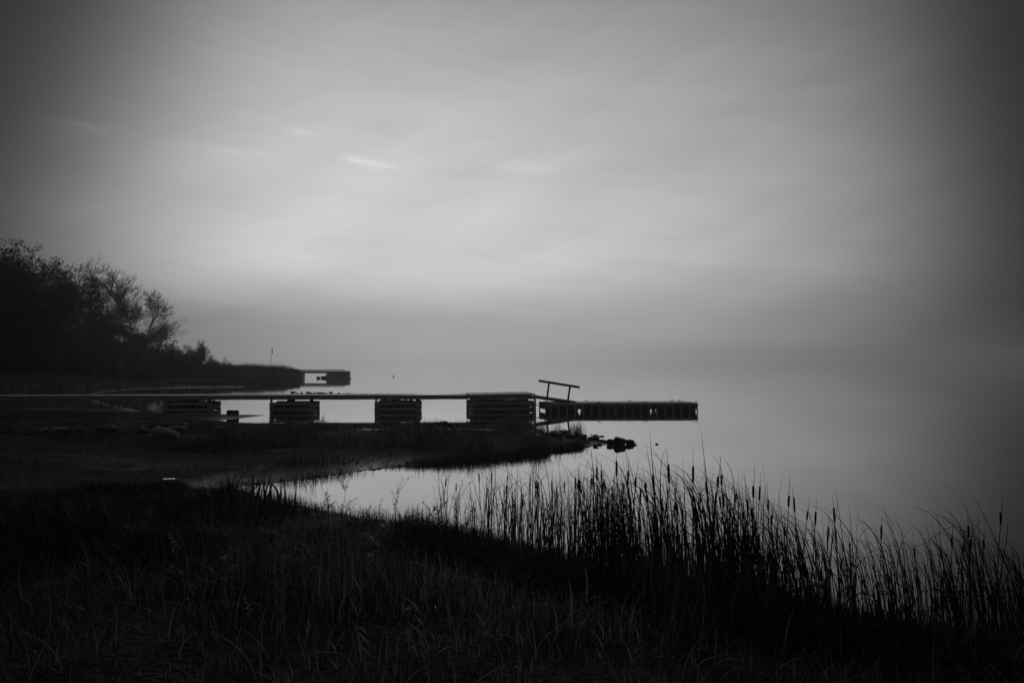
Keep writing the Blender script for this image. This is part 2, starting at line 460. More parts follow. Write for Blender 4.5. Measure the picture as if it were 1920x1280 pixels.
bp = n.new('ShaderNodeBump'); bp.inputs['Strength'].default_value = .08; bp.inputs['Distance'].default_value = .02
l.new(nz.outputs[0], bp.inputs['Height']); l.new(bp.outputs[0], gl.inputs['Normal'])
wv = [(-1250, -240, 0), (1250, -240, 0), (1250, 1700, 0), (-1250, 1700, 0)]
tag(obj('lake_water', mesh('lake_water', wv, [(0, 1, 2, 3)]), m), 'still misty lake mirroring the sky', kind='structure')

# ------------------------------------------------------------------ mist in the air
m, n, l = new_mat('mist_air')
out = n.new('ShaderNodeOutputMaterial'); pv = n.new('ShaderNodeVolumePrincipled'); l.new(pv.outputs[0], out.inputs['Volume'])
pv.inputs['Color'].default_value = (.99, .99, .99, 1); pv.inputs['Density'].default_value = .0007; pv.inputs['Anisotropy'].default_value = .8
m.cycles.homogeneous_volume = True
hz = MB(); hz.box((0, 730, 11.0), (2520, 1960, 26.0))
hzo = hz.build('haze', m); tag(hzo, 'thin morning mist lying over the lake', kind='stuff')

# ------------------------------------------------------------------ main pier
pier = empty('wooden_pier', (-24.6, 36.4, 0))
tag(pier, 'long low timber pier on rock filled cribs reaching from the left bank', 'pier')
PA = Vector((-25.5, 36.2, 0)); PB = Vector((-2.0, 37.3, 0))
pd = (PB - PA).normalized(); pn = Vector((-pd.y, pd.x, 0)); PL = (PB - PA).length
Tp = Matrix.Translation(-pier.location)
def at_x(px): # distance along the pier of the pixel column
    k = (px - 960) / F
    # PA + t*pd : x = k*y
    return (k * PA.y - PA.x) / (pd.x - k * pd.y)
DZ = .80
PW = 1.5
def P(t, w=0.0, z=0.0, a=PA, d=pd, nn=pn): 
    v = a + d * t + nn * w; return Vector((v.x, v.y, z)) - pier.location
# deck planks of the pier
pl = MB(); pl.box((0, 0, 0), (.138, PW + .06, .04)); plm = [None] * 4
for k in range(4):
    q = MB(); q.beam((0, -PW / 2 - .03, 0), (0, PW / 2 + .03, 0), .138, .04, .006, jit=.004); plm[k] = q.mesh('plank')
npl = int(PL / .15)
ang = math.atan2(pd.y, pd.x)
for k in range(npl):
    c = P((k + .5) * .15, PW / 2 + random.uniform(-.02, .02), DZ - .02 + random.uniform(-.004, .004))
    obj('plank', plm[k % 4], M['plank'], pier, c, (0, random.uniform(-.01, .01), ang))
# stringers between supports
sup = [0, at_x(305), at_x(395), at_x(505), at_x(588), at_x(702), at_x(787), PL - .02]
for w0 in (.06, PW / 2, PW - .06):
    for a, b_ in zip(sup[:-1], sup[1:]):
        q = MB(); q.beam(P(a + .006, w0, DZ - .125), P(b_ - .006, w0, DZ - .125), .09, .165, .008, jit=.006)
        q.build('stringer', M['timber'], pier)
# stones
def stone_mesh(seed, sub=2, flat=.65, rough=.28, boxy=0.0):
    r = random.Random(seed); bm = bmesh.new(); bmesh.ops.create_icosphere(bm, subdivisions=sub, radius=.5)
    ax = [Vector((r.gauss(0, 1), r.gauss(0, 1), r.gauss(0, 1))).normalized() for _ in range(9)]
    cut = [r.uniform(.24, .44) for _ in ax]
    for v in bm.verts:
        p = v.co.copy()
        for a, c in zip(ax, cut):
            q = p.dot(a)
            if q > c: p -= a * (q - c) * (.75 if not boxy else .95)
        p *= 1 + r.uniform(-rough, rough) * .10 + .16 * float(vnoise(np.array([p.x * 3.1 + seed * 7.3]), np.array([p.y * 3.1 + p.z * 4.3]), seed)[0] - .5)
        p.z *= flat
        v.co = p
    me = bpy.data.meshes.new('stone'); bm.to_mesh(me); bm.free()
    me.polygons.foreach_set('use_smooth', [True] * len(me.polygons)); me.update()
    return me
STONES = [stone_mesh(k, 3, random.uniform(.5, .85), .28, 1.0) for k in range(10)]
SMALL = [stone_mesh(40 + k, 1, .8, .5) for k in range(6)]
def crib(t0, t1, depth, a, d, nn, open_top=True, fill=.46):
    """a rock filled timber crib as a part of the pier"""
    cr = empty('crib', (0, 0, 0), 0, pier)
    q = lambda t, w, z: P(t, w, z, a, d, nn)
    for z in (.40, .13, -.14, -.41):
        for w0 in (.07, depth - .07):
            mb = MB(); mb.beam(q(t0, w0, z), q(t1, w0, z), .14, .135, .015, jit=.008); mb.build('timber', M['timber'], cr)
        if z > -.3:
            for tt in (t0 + .08, t1 - .08):
                mb = MB(); mb.beam(q(tt, -.03, z - .135), q(tt, depth + .03, z - .135), .14, .13, .015, jit=.006); mb.build('timber', M['timber'], cr)
    posts = [t0 + .06, t1 - .12] if open_top else [t0 + .06]
    if open_top: posts.append((t0 + t1) / 2 - .05)
    for k, tt in enumerate(posts):
        mb = MB(); wdt = .36 if k == 2 else (.09 if k == 0 else .16)
        zl = -.5 if k < 2 else .40
        mb.beam(q(tt, .15, zl), q(tt, .15, DZ - .05), wdt, .07, .008, up=tuple(nn)); mb.build('post', M['dark_timber'], cr)
    # stones inside
    N = int((t1 - t0) * 44)
    sv = MB()
    for k in range(N):
        me = random.choice(SMALL); t = random.uniform(t0 + .2, t1 - .2); w = random.uniform(.22, depth - .22)
        z = random.uniform(-.5, fill) ; sc_ = random.uniform(.22, .42)
        o = q(t, w, z); rz = Matrix.Rotation(random.uniform(0, 6.3), 3, 'Z') @ Matrix.Rotation(random.uniform(0, 6.3), 3, 'X')
        sv.add([rz @ v.co * sc_ + o for v in me.vertices], [tuple(p.vertices) for p in me.polygons])
    for side in (.26, depth - .26):
        for k in range(int((t1 - t0) * 16)):
            me = random.choice(SMALL); t = t0 + .15 + (t1 - t0 - .3) * (k + random.random()) / int((t1 - t0) * 16); sc_ = random.uniform(.26, .4)
            o = q(t, side, random.choice((-.05, .15, fill - .14, fill - .06))); rz = Matrix.Rotation(random.uniform(0, 6.3), 3, 'Z') @ Matrix.Rotation(random.uniform(0, 6.3), 3, 'X')
            sv.add([rz @ v.co * sc_ + o for v in me.vertices], [tuple(p.vertices) for p in me.polygons])
    so = sv.build('stone_fill', M['wet_stone'], cr); so['kind'] = 'stuff'
    mb = MB(); mb.box(q((t0 + t1) / 2, depth / 2, -.1), (t1 - t0 - .4, depth - .9, .9), Matrix.Rotation(math.atan2(d.y, d.x), 3, 'Z')); o = mb.build('core_fill', M['wet_stone'], cr); o['kind'] = 'stuff'
    return cr
for a, b_ in ((305, 395), (505, 588), (702, 787)):
    crib(at_x(a), at_x(b_), PW, PA, pd, pn, True, .33 if a == 505 else .46)
# end platform, turned a little from the pier
EA = Vector((X(882, 37.15), 37.15, 0)); th = R(8.5)
ed = Vector((math.cos(th), math.sin(th), 0)); en = Vector((-ed.y, ed.x, 0)); EL_ = 3.08; EW = 2.15
qe = lambda t, w, z: P(t, w, z, EA, ed, en)
c4 = crib(0.0, EL_, EW, EA, ed, en, open_top=False)
for w0 in (.05, EW / 2, EW - .05):
    q = MB(); q.beam(qe(-.02, w0, DZ - .13), qe(EL_ + .02, w0, DZ - .13), .09, .18, .008, jit=.005); q.build('stringer', M['timber'], pier)
for k in range(4):
    q = MB(); q.beam((0, -EW / 2 - .05, 0), (0, EW / 2 + .05, 0), .145, .045, .006, jit=.004); plm[k] = q.mesh('plank')
for k in range(int(EL_ / .155) + 1):
    obj('plank', plm[k % 4], M['plank'], pier, qe(-.02 + (k + .5) * .155, EW / 2 + random.uniform(-.03, .03), DZ - .006 + .0015 * k), (0, 0, th + random.uniform(-.01, .01)))
q = MB(); q.beam(qe(EL_ - .03, -.06, -.55), qe(EL_ - .03, -.06, DZ - .08), .09, .09, .008, up=tuple(en)); o = q.build('corner_post', M['post'], pier); o['label'] = 'pale corner post'
q = MB(); q.beam(qe(.06, -.045, -.5), qe(.06, -.045, DZ - .08), .07, .06, .008, up=tuple(en)); q.build('corner_post', M['timber'], pier)
q = MB(); q.beam(qe(.12, .03, DZ - .29), qe(EL_ - .1, .03, DZ - .29), .04, .05, .005, jit=.01); q.build('rub_rail', M['dark_timber'], pier)

# ------------------------------------------------------------------ gangway with one handrail
gw0 = Vector((X(1003, 37.7), 37.75, .72)); gw1 = Vector((X(1084, 37.7), 37.75, .475))
gang = empty('gangway', tuple(gw0)); tag(gang, 'dark sloping gangway with a single raised handrail between pier end and floating dock', 'gangway')
def gp(px, py, dy=0.0): return Vector((X(px, 37.7), 37.75 + dy, Z(py, 37.7))) - gw0
for dy in (0, 1.05):
    q = MB(); q.beam(gp(1001, 744, dy), gp(1083, 756.2, dy), .06, .12, .006); q.build('side_beam', M['gangway'], gang)
gd = (gp(1083, 756) - gp(1001, 744)); ga = math.atan2(gd.z, gd.x)
q = MB(); q.beam((0, .03, 0), (0, 1.02, 0), .135, .03, .004); gm = q.mesh('plank')
for k in range(14):
    c = gp(1001, 742.5).lerp(gp(1083, 754.7), (k + .5) / 14)
    obj('plank', gm, M['gangway'], gang, c, (0, -ga, 0))
q = MB(); q.beam(gp(1010, 713.5), gp(1087, 726), .08, .11, .006); q.build('handrail', M['gangway'], gang)
for a, b_ in (((1029.7, 717), (1025.8, 746)), ((1069, 723.3), (1065, 751.5))):
    q = MB(); q.beam(gp(*a), gp(*b_), .085, .095, .006, up=(0, 1, 0)); q.build('rail_post', M['gangway'], gang)
q = MB(); q.box(gp(1068, 756.6, .5), (.75, 1.0, .05), Matrix.Rotation(-ga, 3, 'Y')); q.build('landing_shoe', M['gangway'], gang)

# ------------------------------------------------------------------ floating dock
DA = Vector((X(1032, 37.2), 37.2, 0)); DL = X(1308, 37.5) - DA.x
dth = R(2.3)
dock = empty('floating_dock', tuple(DA), dth)
tag(dock, 'low floating dock with pale upright ribs moored off the pier end', 'dock')
DLen = DL / math.cos(dth); DWd = 1.45; NB = 18; bay = DLen / NB
SK = -.42     # the shore end is cut at a slant, its far corner lies further left
for k in range(int(DLen / .15)):
    pass
q = MB(); q.beam((-.0, DWd / 2 * 0 - .0, 0), (0, DWd, 0), .14, .035, .005); dpm = q.mesh('plank')
npk = int((DLen - .1) / .147)
for k in range(npk):
    obj('plank', dpm, M['plank'], dock, (.09 + k * .147, 0.01, .405 + random.uniform(-.003, .003)), (0, 0, 0))
q = MB(); q.add([(SK, DWd, .388), (.01, .01, .388), (.01, DWd, .388), (SK, DWd, .422), (.01, .01, .422), (.01, DWd, .422)], [(0, 2, 1), (3, 4, 5), (0, 1, 4, 3), (1, 2, 5, 4), (2, 0, 3, 5)])
q.build('end_deck', M['plank'], dock)
q = MB(); q.beam((0, -.025, .355), (DLen, -.025, .355), .05, .075, .006, jit=.003); q.build('fascia', M['fascia'], dock)
q = MB(); q.beam((SK, DWd + .03, .355), (DLen, DWd + .03, .355), .05, .075, .006); q.build('fascia', M['fascia'], dock)
q = MB(); q.beam((0, .02, .355), (SK, DWd, .355), .05, .08, .006); q.build('end_fascia', M['timber'], dock)
q = MB(); q.beam((DLen, 0, .355), (DLen, DWd, .355), .05, .08, .006); q.build('end_fascia', M['timber'], dock)
q = MB()
for k in range(NB):
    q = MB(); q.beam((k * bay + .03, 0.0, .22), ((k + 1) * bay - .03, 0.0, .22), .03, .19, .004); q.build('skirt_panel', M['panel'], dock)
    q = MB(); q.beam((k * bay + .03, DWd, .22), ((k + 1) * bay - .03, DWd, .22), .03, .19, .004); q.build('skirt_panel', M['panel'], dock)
for k in range(NB + 1):
    q = MB(); q.beam((min(max(k * bay, .03), DLen - .03), -.03, -.12), (min(max(k * bay, .03), DLen - .03), -.03, .317), .055, .045, .005, up=(0, 1, 0)); q.build('rib', M['rib'], dock)
q = MB(); q.beam((-.03, .03, .2), (SK + .03, DWd, .2), .03, .22, .004); q.build('end_skirt', M['timber'], dock)
q = MB(); q.beam((SK + .02, DWd - .06, -.15), (SK + .02, DWd - .06, .32), .06, .06, .006, up=(0, 1, 0)); q.build('rib', M['timber'], dock)
pxm = DLen / (1308 - 1032)
for a, b_ in ((1024, 1083.5), (1091, 1152), (1155, 1219.5), (1226, 1229), (1234, 1299.5), (1303.5, 1305)):
    x0, x1 = (a - 1032) * pxm, (b_ - 1032) * pxm
    q = MB(); q.beam(((x0), .32, .03), ((x1), .32, .03), .5, .3, .03, up=(0, 0, 1)); q.build('float', M['float'], dock)
def cleat(x, y):
    q = MB(); q.tube([(x - .09, y, .475), (x, y, .47), (x + .09, y, .475)], [.009, .016, .009], 6)
    q.tube([(x - .03, y, .42), (x - .03, y, .47)], .012, 6); q.tube([(x + .03, y, .42), (x + .03, y, .47)], .012, 6)
    q.build('cleat', M['metal'], dock)
for px, y in ((1028, 1.2), (1106, 1.38), (1124, .1), (1190, 1.38), (1211, .1), (1273, 1.38), (1287, 1.35), (1306, .1)): cleat((px - 1032) * pxm, y)

# mooring lines from the pier to the dock
q = MB()
a, b_ = qe(EL_, .1, .36) + pier.location, DA + Vector((-.05, .25, .30))
pts = [a.lerp(b_, k / 10) - Vector((0, 0, .10 * math.sin(math.pi * k / 10))) for k in range(11)]
q.tube([p - a for p in pts], .018, 6)
o = q.build('mooring_rope', M['rope'], loc=a); tag(o, 'short slack mooring rope between the pier end and the floating dock', 'rope')

# ------------------------------------------------------------------ far dock
FD = 100.5
fdo = empty('far_dock', (X(600, FD), FD, 0)); tag(fdo, 'small hazy timber dock jutting from the far reed bank', 'dock')
def fp(px, py, dy=0.0): return Vector((X(px, FD), FD + dy, Z(py, FD))) - fdo.location
q = MB(); q.beam(fp(530, 693.6, 1.2), fp(643, 693.8, 1.2), .5, .10, .01); q.build('walkway', M['timber'], fdo)
q = MB(); q.beam(fp(558, 697.4, .75), fp(652, 697.6, .75), 1.5, .28, .02); q.build('deck', M['timber'], fdo)
fc = empty('crib', (0, 0, 0), 0, fdo)
for k, py in enumerate((700.2, 703.3, 706.3, 709.4)):
    q = MB(); q.beam(fp(611.5, py, .1), fp(651.5, py, .1), .2, .17, .02); q.build('timber', M['timber'], fc)
    q = MB(); q.beam(fp(651, py, .2), fp(651, py, 1.6), .2, .17, .02); q.build('timber', M['timber'], fc)
q = MB(); q.box(fp(631, 704.5, .95), (2.5, 1.4, .62)); o = q.build('stone_fill', M['wet_stone'], fc); o['kind'] = 'stuff'
q = MB(); q.beam(fp(650.8, 711, -.05), fp(650.8, 698, -.05), .12, .1, .01, up=(0, 1, 0)); q.build('post', M['timber'], fc)
fa = empty('abutment', (0, 0, 0), 0, fdo)
for py in (700.4, 703.3, 706.3, 709.4):
    q = MB(); q.beam(fp(545, py, .1), fp(566.8, py, .1), .2, .17, .02); q.build('timber', M['timber'], fa)
q = MB(); q.box(fp(556, 705, .9), (1.3, 1.3, .7)); o = q.build('stone_fill', M['wet_stone'], fa); o['kind'] = 'stuff'

# marker pole
mp_ = empty('marker_pole', (X(507, 97), 97, 1.0)); tag(mp_, 'thin leaning pole with a limp flag above the far reeds', 'pole')
q = MB(); q.tube([(0, 0, -.6), (0.02, 0, 1.0), (X(510, 97) - X(507, 97), 0, Z(652, 97) - 1.0)], [.03, .026, .02], 6); q.build('pole', M['bark'], mp_)
q = MB()
fx = X(510, 97) - X(507, 97); fz = Z(652, 97) - 1.0
fv = []
for k in range(6):
    z = fz - .03 - k * .13
    fv += [(fx - .005, .02, z), (fx + .07 + .03 * math.sin(k * 1.9), .06 * math.cos(k * 2.1), z - .03), (fx + .10 - .02 * k / 5, -.04, z - .02)]
q.add(fv, [(3 * k + j, 3 * k + j + 1, 3 * k + j + 4, 3 * k + j + 3) for k in range(5) for j in range(2)]); q.build('flag', M['flag'], mp_)
# buoy far out
for px, py, w, lab in ((738, 706, .16, 'tiny dark mooring buoy on open water right of the far dock'),):
    bx, by = G(px, py)
    q = MB(); q.tube([(0, 0, -.1), (0, 0, .0), (0, 0, .10), (0, 0, .16), (0, 0, .22)], [w * .3, w * .5, w * .5, w * .3, w * .1], 10)
    o = q.build('buoy', M['stone'], loc=(bx, by, 0), smooth=True); tag(o, lab, 'buoy')

# ------------------------------------------------------------------ log on the sandbar, mirror patch for the board on the mud
lx, ly = G(436.5, 778.5, .05)
lg = empty('log', (lx, ly, .03)); tag(lg, 'short thick sawn log lying on the wet sandbar under the pier', 'log')
q = MB(); n_ = 12
for k in range(1):
    pts = [(-.24, 0, .125), (-.225, 0, .125), (-.1, .0, .128), (.1, 0, .122), (.225, 0, .125), (.24, 0, .125)]
    q.tube(pts, [.105, .125, .128, .124, .122, .10], 12)
q.build('trunk', M['log'], lg, smooth=False)
pv_ = []; r_ = random.Random(2)
for k in range(18):
    t = k / 18 * 2 * math.pi
    pv_.append((BOARD_AT[0] + .115 * math.copysign(abs(math.cos(t)) ** .6, math.cos(t)) * r_.uniform(.92, 1.06), BOARD_AT[1] + .085 * math.sin(t) * r_.uniform(.8, 1.1), .303))
o = obj('board_mirror', mesh('board_mirror', pv_, [tuple(range(18))]), bpy.data.materials['still_water']); tag(o, 'tiny bright water mirror standing in for a pale board by a wheel rut', kind='structure')  # water mirror put in place of a pale board for its brightness

# ------------------------------------------------------------------ boulders and rocks
def rock(name, px, py, wpx, hpx, lab, mat='stone', group=None, z=None, tilt=0.0, cat='rock', k=None, sink=.12):
    zz_ = z if z is not None else .02
    for _ in range(3):
        x, y = G(px, py, zz_)
        if z is None: zz_ = max(0.0, H1(x, y))
    w = wpx / F * y; h = hpx / F * y
    me = STONES[random.randrange(len(STONES)) if k is None else k]
    zs = [v.co.z for v in me.vertices]; xs = [v.co.x for v in me.vertices]
    sx_, sz_ = w / (max(xs) - min(xs)), h * (1 + sink) / (max(zs) - min(zs))
    key = (me.name, mat)
    if key not in SM:
        SM[key] = me.copy(); SM[key].materials.append(M[mat])
    o = obj(name, SM[key], None, None, (x, y + w * .3, zz_ - min(zs) * sz_ - h * sink), (0, tilt, 0), (sx_, max(sx_ * .8, sz_), sz_))
    tag(o, lab, cat, group); return o
SM = {}
B = 'boulders on the dark left bank'
rock('boulder', 80, 814, 22, 13, 'pale slanting boulder, leftmost of the row on the dark bank', 'pale_stone', B, tilt=-.45)
rock('boulder', 107, 811, 34, 10, 'long low pale boulder just right of the slanting leftmost one', 'pale_stone', B)
rock('boulder', 142, 812, 30, 10, 'dull dark boulder between the pale pair and the grassy boulder', 'stone', B)
rock('boulder', 195, 811, 44, 16, 'broad grassy boulder half hidden in the middle of the bank row', 'stone', B)
rock('boulder', 262, 815, 26, 15, 'squat grey boulder left of the big tilted slab', 'stone', B)
rock('boulder', 303, 823, 48, 20, 'big tilted slab boulder with a pale upper edge on the bank', 'pale_stone', B, tilt=.35, k=3)
rock('boulder', 325, 811, 36, 12, 'rounded grey boulder directly behind the tilted slab', 'pale_stone', B)
rock('boulder', 344, 803, 8, 11, 'small upright pale block beside the dark timber behind the slab', 'pale_stone', B, tilt=.3)
rock('boulder', 414, 813, 38, 13, 'wide grey boulder in grass, rightmost of the bank row', 'stone', B)
rock('boulder', 470, 812, 30, 13, 'mossy low boulder sunk in grass before the second crib', 'stone', B)
T = 'rocks at the tip of the spit'
rock('rock', 988, 845, 22, 12, 'smooth rounded boulder at the waterline of the grassy spit', 'pale_stone', T, z=0.0, k=0)
rock('rock', 1034, 836, 17, 9, 'rounded grey stone at the foot of the dark tip rocks', 'stone', T, z=0.0)
rock('rock', 1024, 836, 9, 7, 'small round stone touching the rounded grey stone', 'stone', T, z=0.0)
rock('rock', 1163, 834.5, 23, 15, 'domed dark boulder, tallest of the outermost rock cluster', 'wet_stone', T, z=0.0, k=1)
rock('rock', 1182, 833.5, 21, 9.5, 'flat topped dark rock beside the domed boulder', 'wet_stone', T, z=0.0, k=2)
rock('rock', 1146, 833, 17, 10, 'blunt dark rock on the shore side of the domed boulder', 'wet_stone', T, z=0.0)
rock('rock', 1190, 834.3, 12, 2.5, 'thin flat stone awash at the outer end of the cluster', 'wet_stone', T, z=0.0)
rock('rock', 1232, 833, 7, 2.5, 'lone little stone awash in open water past the spit', 'wet_stone', None, z=0.0)
rock('rock', 1117, 819, 12, 4.5, 'low dark stone in the water behind the spit tip', 'wet_stone', T, z=0.0)
rock('rock', 1128, 818.5, 10, 2, 'flat sliver of stone just right of the low dark stone', 'wet_stone', T, z=0.0)
rock('rock', 1109, 815.5, 4, 1.5, 'tiny stone tip poking from the water behind the spit', 'wet_stone', T, z=0.0)
rock('rock', 1113, 827, 22, 9, 'rounded dark rock midway along the row of tip rocks', 'wet_stone', T, z=0.0)
rock('rock', 1130, 830, 26, 6, 'long flat dark rock bridging to the outer cluster', 'wet_stone', T, z=0.0)
for px, py, w, h in ((1010, 829, 20, 14), (1026, 824, 22, 14), (1044, 826, 24, 16), (1058, 820, 22, 14), (1070, 826, 20, 13), (1082, 822, 20, 13), (1092, 829, 20, 11), (1050, 836, 16, 7), (1066, 835, 18, 8), (1080, 834, 18, 8), (1098, 833, 16, 7), (1040, 818, 20, 11), (1094, 822, 14, 8), (1104, 831, 14, 6)):
    rock('rock', px, py, w, h, 'dark jumbled rock heaped below the gangway at the spit tip', 'wet_stone', 'heaped rocks below the gangway', z=0.0)
rr = random.Random(9)
for k in range(22):
    px = rr.uniform(940, 1140); base = np.interp(px, [900, 960, 1050, 1120, 1150], [864, 857.5, 844.5, 836, 833.5])
    w = rr.uniform(5, 12)
    rock('rock', px, base - rr.uniform(-1.0, 5), w, w * rr.uniform(.3, .55), 'small stone strung along the pond edge of the spit tip', 'stone' if rr.random() < .5 else 'wet_stone', 'small stones along the spit edge', z=0.0)
K = 'stones along the crest of the spit'
for px, py, w, h in ((806, 800, 14, 7), (818, 799, 14, 8), (832, 799, 16, 10), (845, 801, 14, 8), (857, 802, 13, 7)):
    rock('rock', px, py, w, h, 'dark stone on the spit crest between the third crib and pier end', 'wet_stone', K, z=.12)
W_ = 'rocks in the water behind the pier'
for px, py, w, h, lab in ((549, 737.4, 12.5, 4, 'widest rock breaking the water behind the second crib'), (565, 737, 6, 2.6, 'round stone second in the line of rocks behind the pier'), (577, 737.5, 11, 3.4, 'broad low rock third in the line behind the pier'), (620, 737.2, 9, 3, 'rock standing apart towards the right of the line behind the pier')):
    rock('rock', px, py, w, h, lab, 'wet_stone', W_, z=0.0)
for px, py, w, h in ((557, 736.7, 5, 1.2), (584, 738, 6, 2), (590, 736.6, 6, 1.6), (597, 737, 8, 2), (604, 737.5, 7, 2.4), (611, 737.2, 5, 1.6), (635, 737, 3.5, 1.8), (650, 737.6, 4, 1.4), (656, 737, 3, 1.4), (645, 738.2, 3, 1)):
    rock('rock', px, py, w, h, 'small stone in the broken line of rocks behind the pier', 'wet_stone', 'small stones behind the pier', z=0.0)
for px, py, w, h in ((470, 726, 7, 2), (480, 726.6, 4, 1.3), (492, 726.8, 5, 1.3), (523, 726, 6, 1.4), (528, 725.6, 4, 1.2), (543, 726, 5, 1.6), (548, 726.4, 2.5, 1)):
    rock('rock', px, py, w, h, 'tiny stone off the marsh point in front of the far reeds', 'wet_stone', 'tiny stones off the marsh point', z=0.0)
for px, py, w, h in ((596, 709.3, 7, 4), (603.5, 709, 8, 4), (609, 709, 6, 5), (614, 709.6, 8, 3), (655, 709.6, 7, 2.4), (622, 710, 8, 1.6), (640, 710, 9, 1.6)):
    rock('rock', px, py, w, h, 'hazy rock piled at the foot of the far dock crib', 'stone', 'rocks round the far dock crib', z=0.0)
q = MB(); bx, by = G(312, 803, .3); q.beam((-.85, 0, 0), (.5, .1, .03), .22, .2, .02, jit=.02); o = q.build('timber_beam', M['dark_timber'], loc=(bx, by, .32)); tag(o, 'dark squared timber lying behind the tilted slab boulder', 'timber')

# gravel and clods on the muddy shore
x = rng.uniform(-12, 3.6, 40000); y = rng.uniform(15.0, 25.5, 40000); d = sdf(x, y)
pr_ = np.exp(-np.maximum(d, 0) * 2.2) * .5 + .5 * mudm(x, y) * .5 + .05
k = (d > -.12) & (rng.random(len(x)) < pr_ * .55); x, y, d = x[k], y[k], d[k]; z = height(x, y, d)
gv, gf, go = [], [], 0
SV = [(np.array([v.co[:] for v in m_.vertices]), np.array([tuple(p.vertices) for p in m_.polygons])) for m_ in [stone_mesh(70 + k, 1, .6, .5) for k in range(5)]]
for i in range(len(x)):
    vv, ff = SV[i % 5]; sz = .02 + .07 * rng.random() ** 3; a_ = rng.uniform(0, 6.3); ca, sa = math.cos(a_), math.sin(a_)
    gv.append(np.stack([(vv[:, 0] * ca - vv[:, 1] * sa) * sz * 1.3 + x[i], (vv[:, 0] * sa + vv[:, 1] * ca) * sz + y[i], vv[:, 2] * sz + z[i]], 1)); gf.append(ff + go); go += len(vv)
tag(obj('gravel', tri_mesh('gravel', np.concatenate(gv), np.concatenate(gf)), M['stone']), 'gravel and clods strewn over the muddy pond shore', kind='stuff')

# ------------------------------------------------------------------ grass
def blade_field(name, x, y, z, h, w, lean, mat, shade, label, segs=3, kind='stuff', az=None, curl=None):
    N = len(x)
    th_ = rng.uniform(0, 2 * math.pi, N) if az is None else az
    face = th_ + rng.normal(math.pi / 2, .5, N)
    dirx, diry = np.cos(th_), np.sin(th_)
    sx_, sy_ = np.cos(face), np.sin(face)
    V = np.zeros((N, 2 * segs + 1, 3), np.float32)
    for k in range(segs + 1):
        t = k / segs
        off = lean * h * (t ** 1.8)
        zz_ = h * (t - .45 * np.clip(lean, 0, 1.1) ** 1.4 * t ** 2.4)
        cx, cy, cz = x + dirx * off, y + diry * off, z - .02 + zz_
        ww = w * (1 - t ** 1.5) * (.75 + .25 * min(1, t * 4))
        if k < segs:
            V[:, 2 * k] = np.stack([cx - sx_ * ww / 2, cy - sy_ * ww / 2, cz], 1)
            V[:, 2 * k + 1] = np.stack([cx + sx_ * ww / 2, cy + sy_ * ww / 2, cz], 1)
        else: V[:, 2 * k] = np.stack([cx, cy, cz], 1)
    T_ = []
    for k in range(segs - 1): T_ += [(2 * k, 2 * k + 1, 2 * k + 3), (2 * k, 2 * k + 3, 2 * k + 2)]
    T_.append((2 * segs - 2, 2 * segs - 1, 2 * segs))
    T_ = np.array(T_, np.int32)
    n = 2 * segs + 1
    TT = (T_[None] + (np.arange(N) * n)[:, None, None]).reshape(-1, 3)
    me = tri_mesh(name, V.reshape(-1, 3), TT, {'shade': np.repeat(shade, n)})
    o = obj(name, me, mat); tag(o, label, kind=kind); return o
def shade_of(N, pale=.12):
    s_ = rng.beta(1.3, 7, N) * .6
    k = rng.random(N) < pale
    s_[k] = rng.uniform(.35, 1.0, k.sum()); return s_
# near bank
def scatter(n, x0, x1, y0, y1, fov=.70):
    x = rng.uniform(x0, x1, n); y = np.sqrt(rng.uniform(y0 ** 2, y1 ** 2, n))
    k = (np.abs(x) < fov * y + .8); return x[k], y[k]
x, y = scatter(330000, -11.5, 7.5, 3.0, 16.8)
d = sdf(x, y)
tall = fbm(x * .55, y * .55, 21); fine = fbm(x * 2.2, y * 2.2, 33)
k = (d > .05) & (d < 60) & (rng.random(len(x)) < .35 + .65 * sstep(.32, .5, fine)) & (y + np.maximum(0, -x - 3.0) * .5 < 16)
x, y, d, tall = x[k], y[k], d[k], tall[k]
N = len(x)
leftlow = 1 - .55 * sstep(3.5, 7.5, -x) * sstep(9, 12, y)
h = (.10 + .42 * sstep(.25, .75, tall)) * rng.uniform(.45, 1.25, N) * leftlow
h *= 1 + .45 * (1 - sstep(.2, 2.2, d)) * sstep(-2.5, .5, x)
h *= np.where((x < 1.2) & (x > -4.6), np.clip(.14 + .14 * d + .6 * sstep(.48, .75, fbm(x * 1.6, y * 1.6, 91)) * sstep(.1, .5, d), .14, 1.0), 1.0)
lean = np.abs(rng.normal(.35, .28, N))
blade_field('bank_grass', x, y, height(x, y, d), h, rng.uniform(.004, .0105, N), lean, M['grass'], shade_of(N, .2) * (1 - .92 * sstep(1.2, 4.5, -x)) * (1 - .6 * sstep(1.0, 3.0, x)), 'rank dark grass covering the near bank')  # vignette darkening to left and right is painted into the blade tone
# long bent straws
x, y = scatter(9000, -11, 6.5, 3.2, 15.5)
d = sdf(x, y); k = d > .1; x, y, d = x[k], y[k], d[k]; N = len(x)
blade_field('straw_grass', x, y, height(x, y, d), rng.uniform(.25, .6, N) * (1 - .4 * sstep(3.5, 7, -x)) * np.where(rng.random(N) < .3, 1.0, np.clip(.3 + .2 * d, .3, 1.0)), rng.uniform(.004, .008, N), np.abs(rng.normal(.7, .35, N)), M['grass'], rng.uniform(.25, 1.0, N) * (1 - .7 * sstep(1.5, 5, -x)), 'long bent dry grass stems standing over the near bank', segs=6)  # straws darken leftward: light falling off at the side, put into their colour
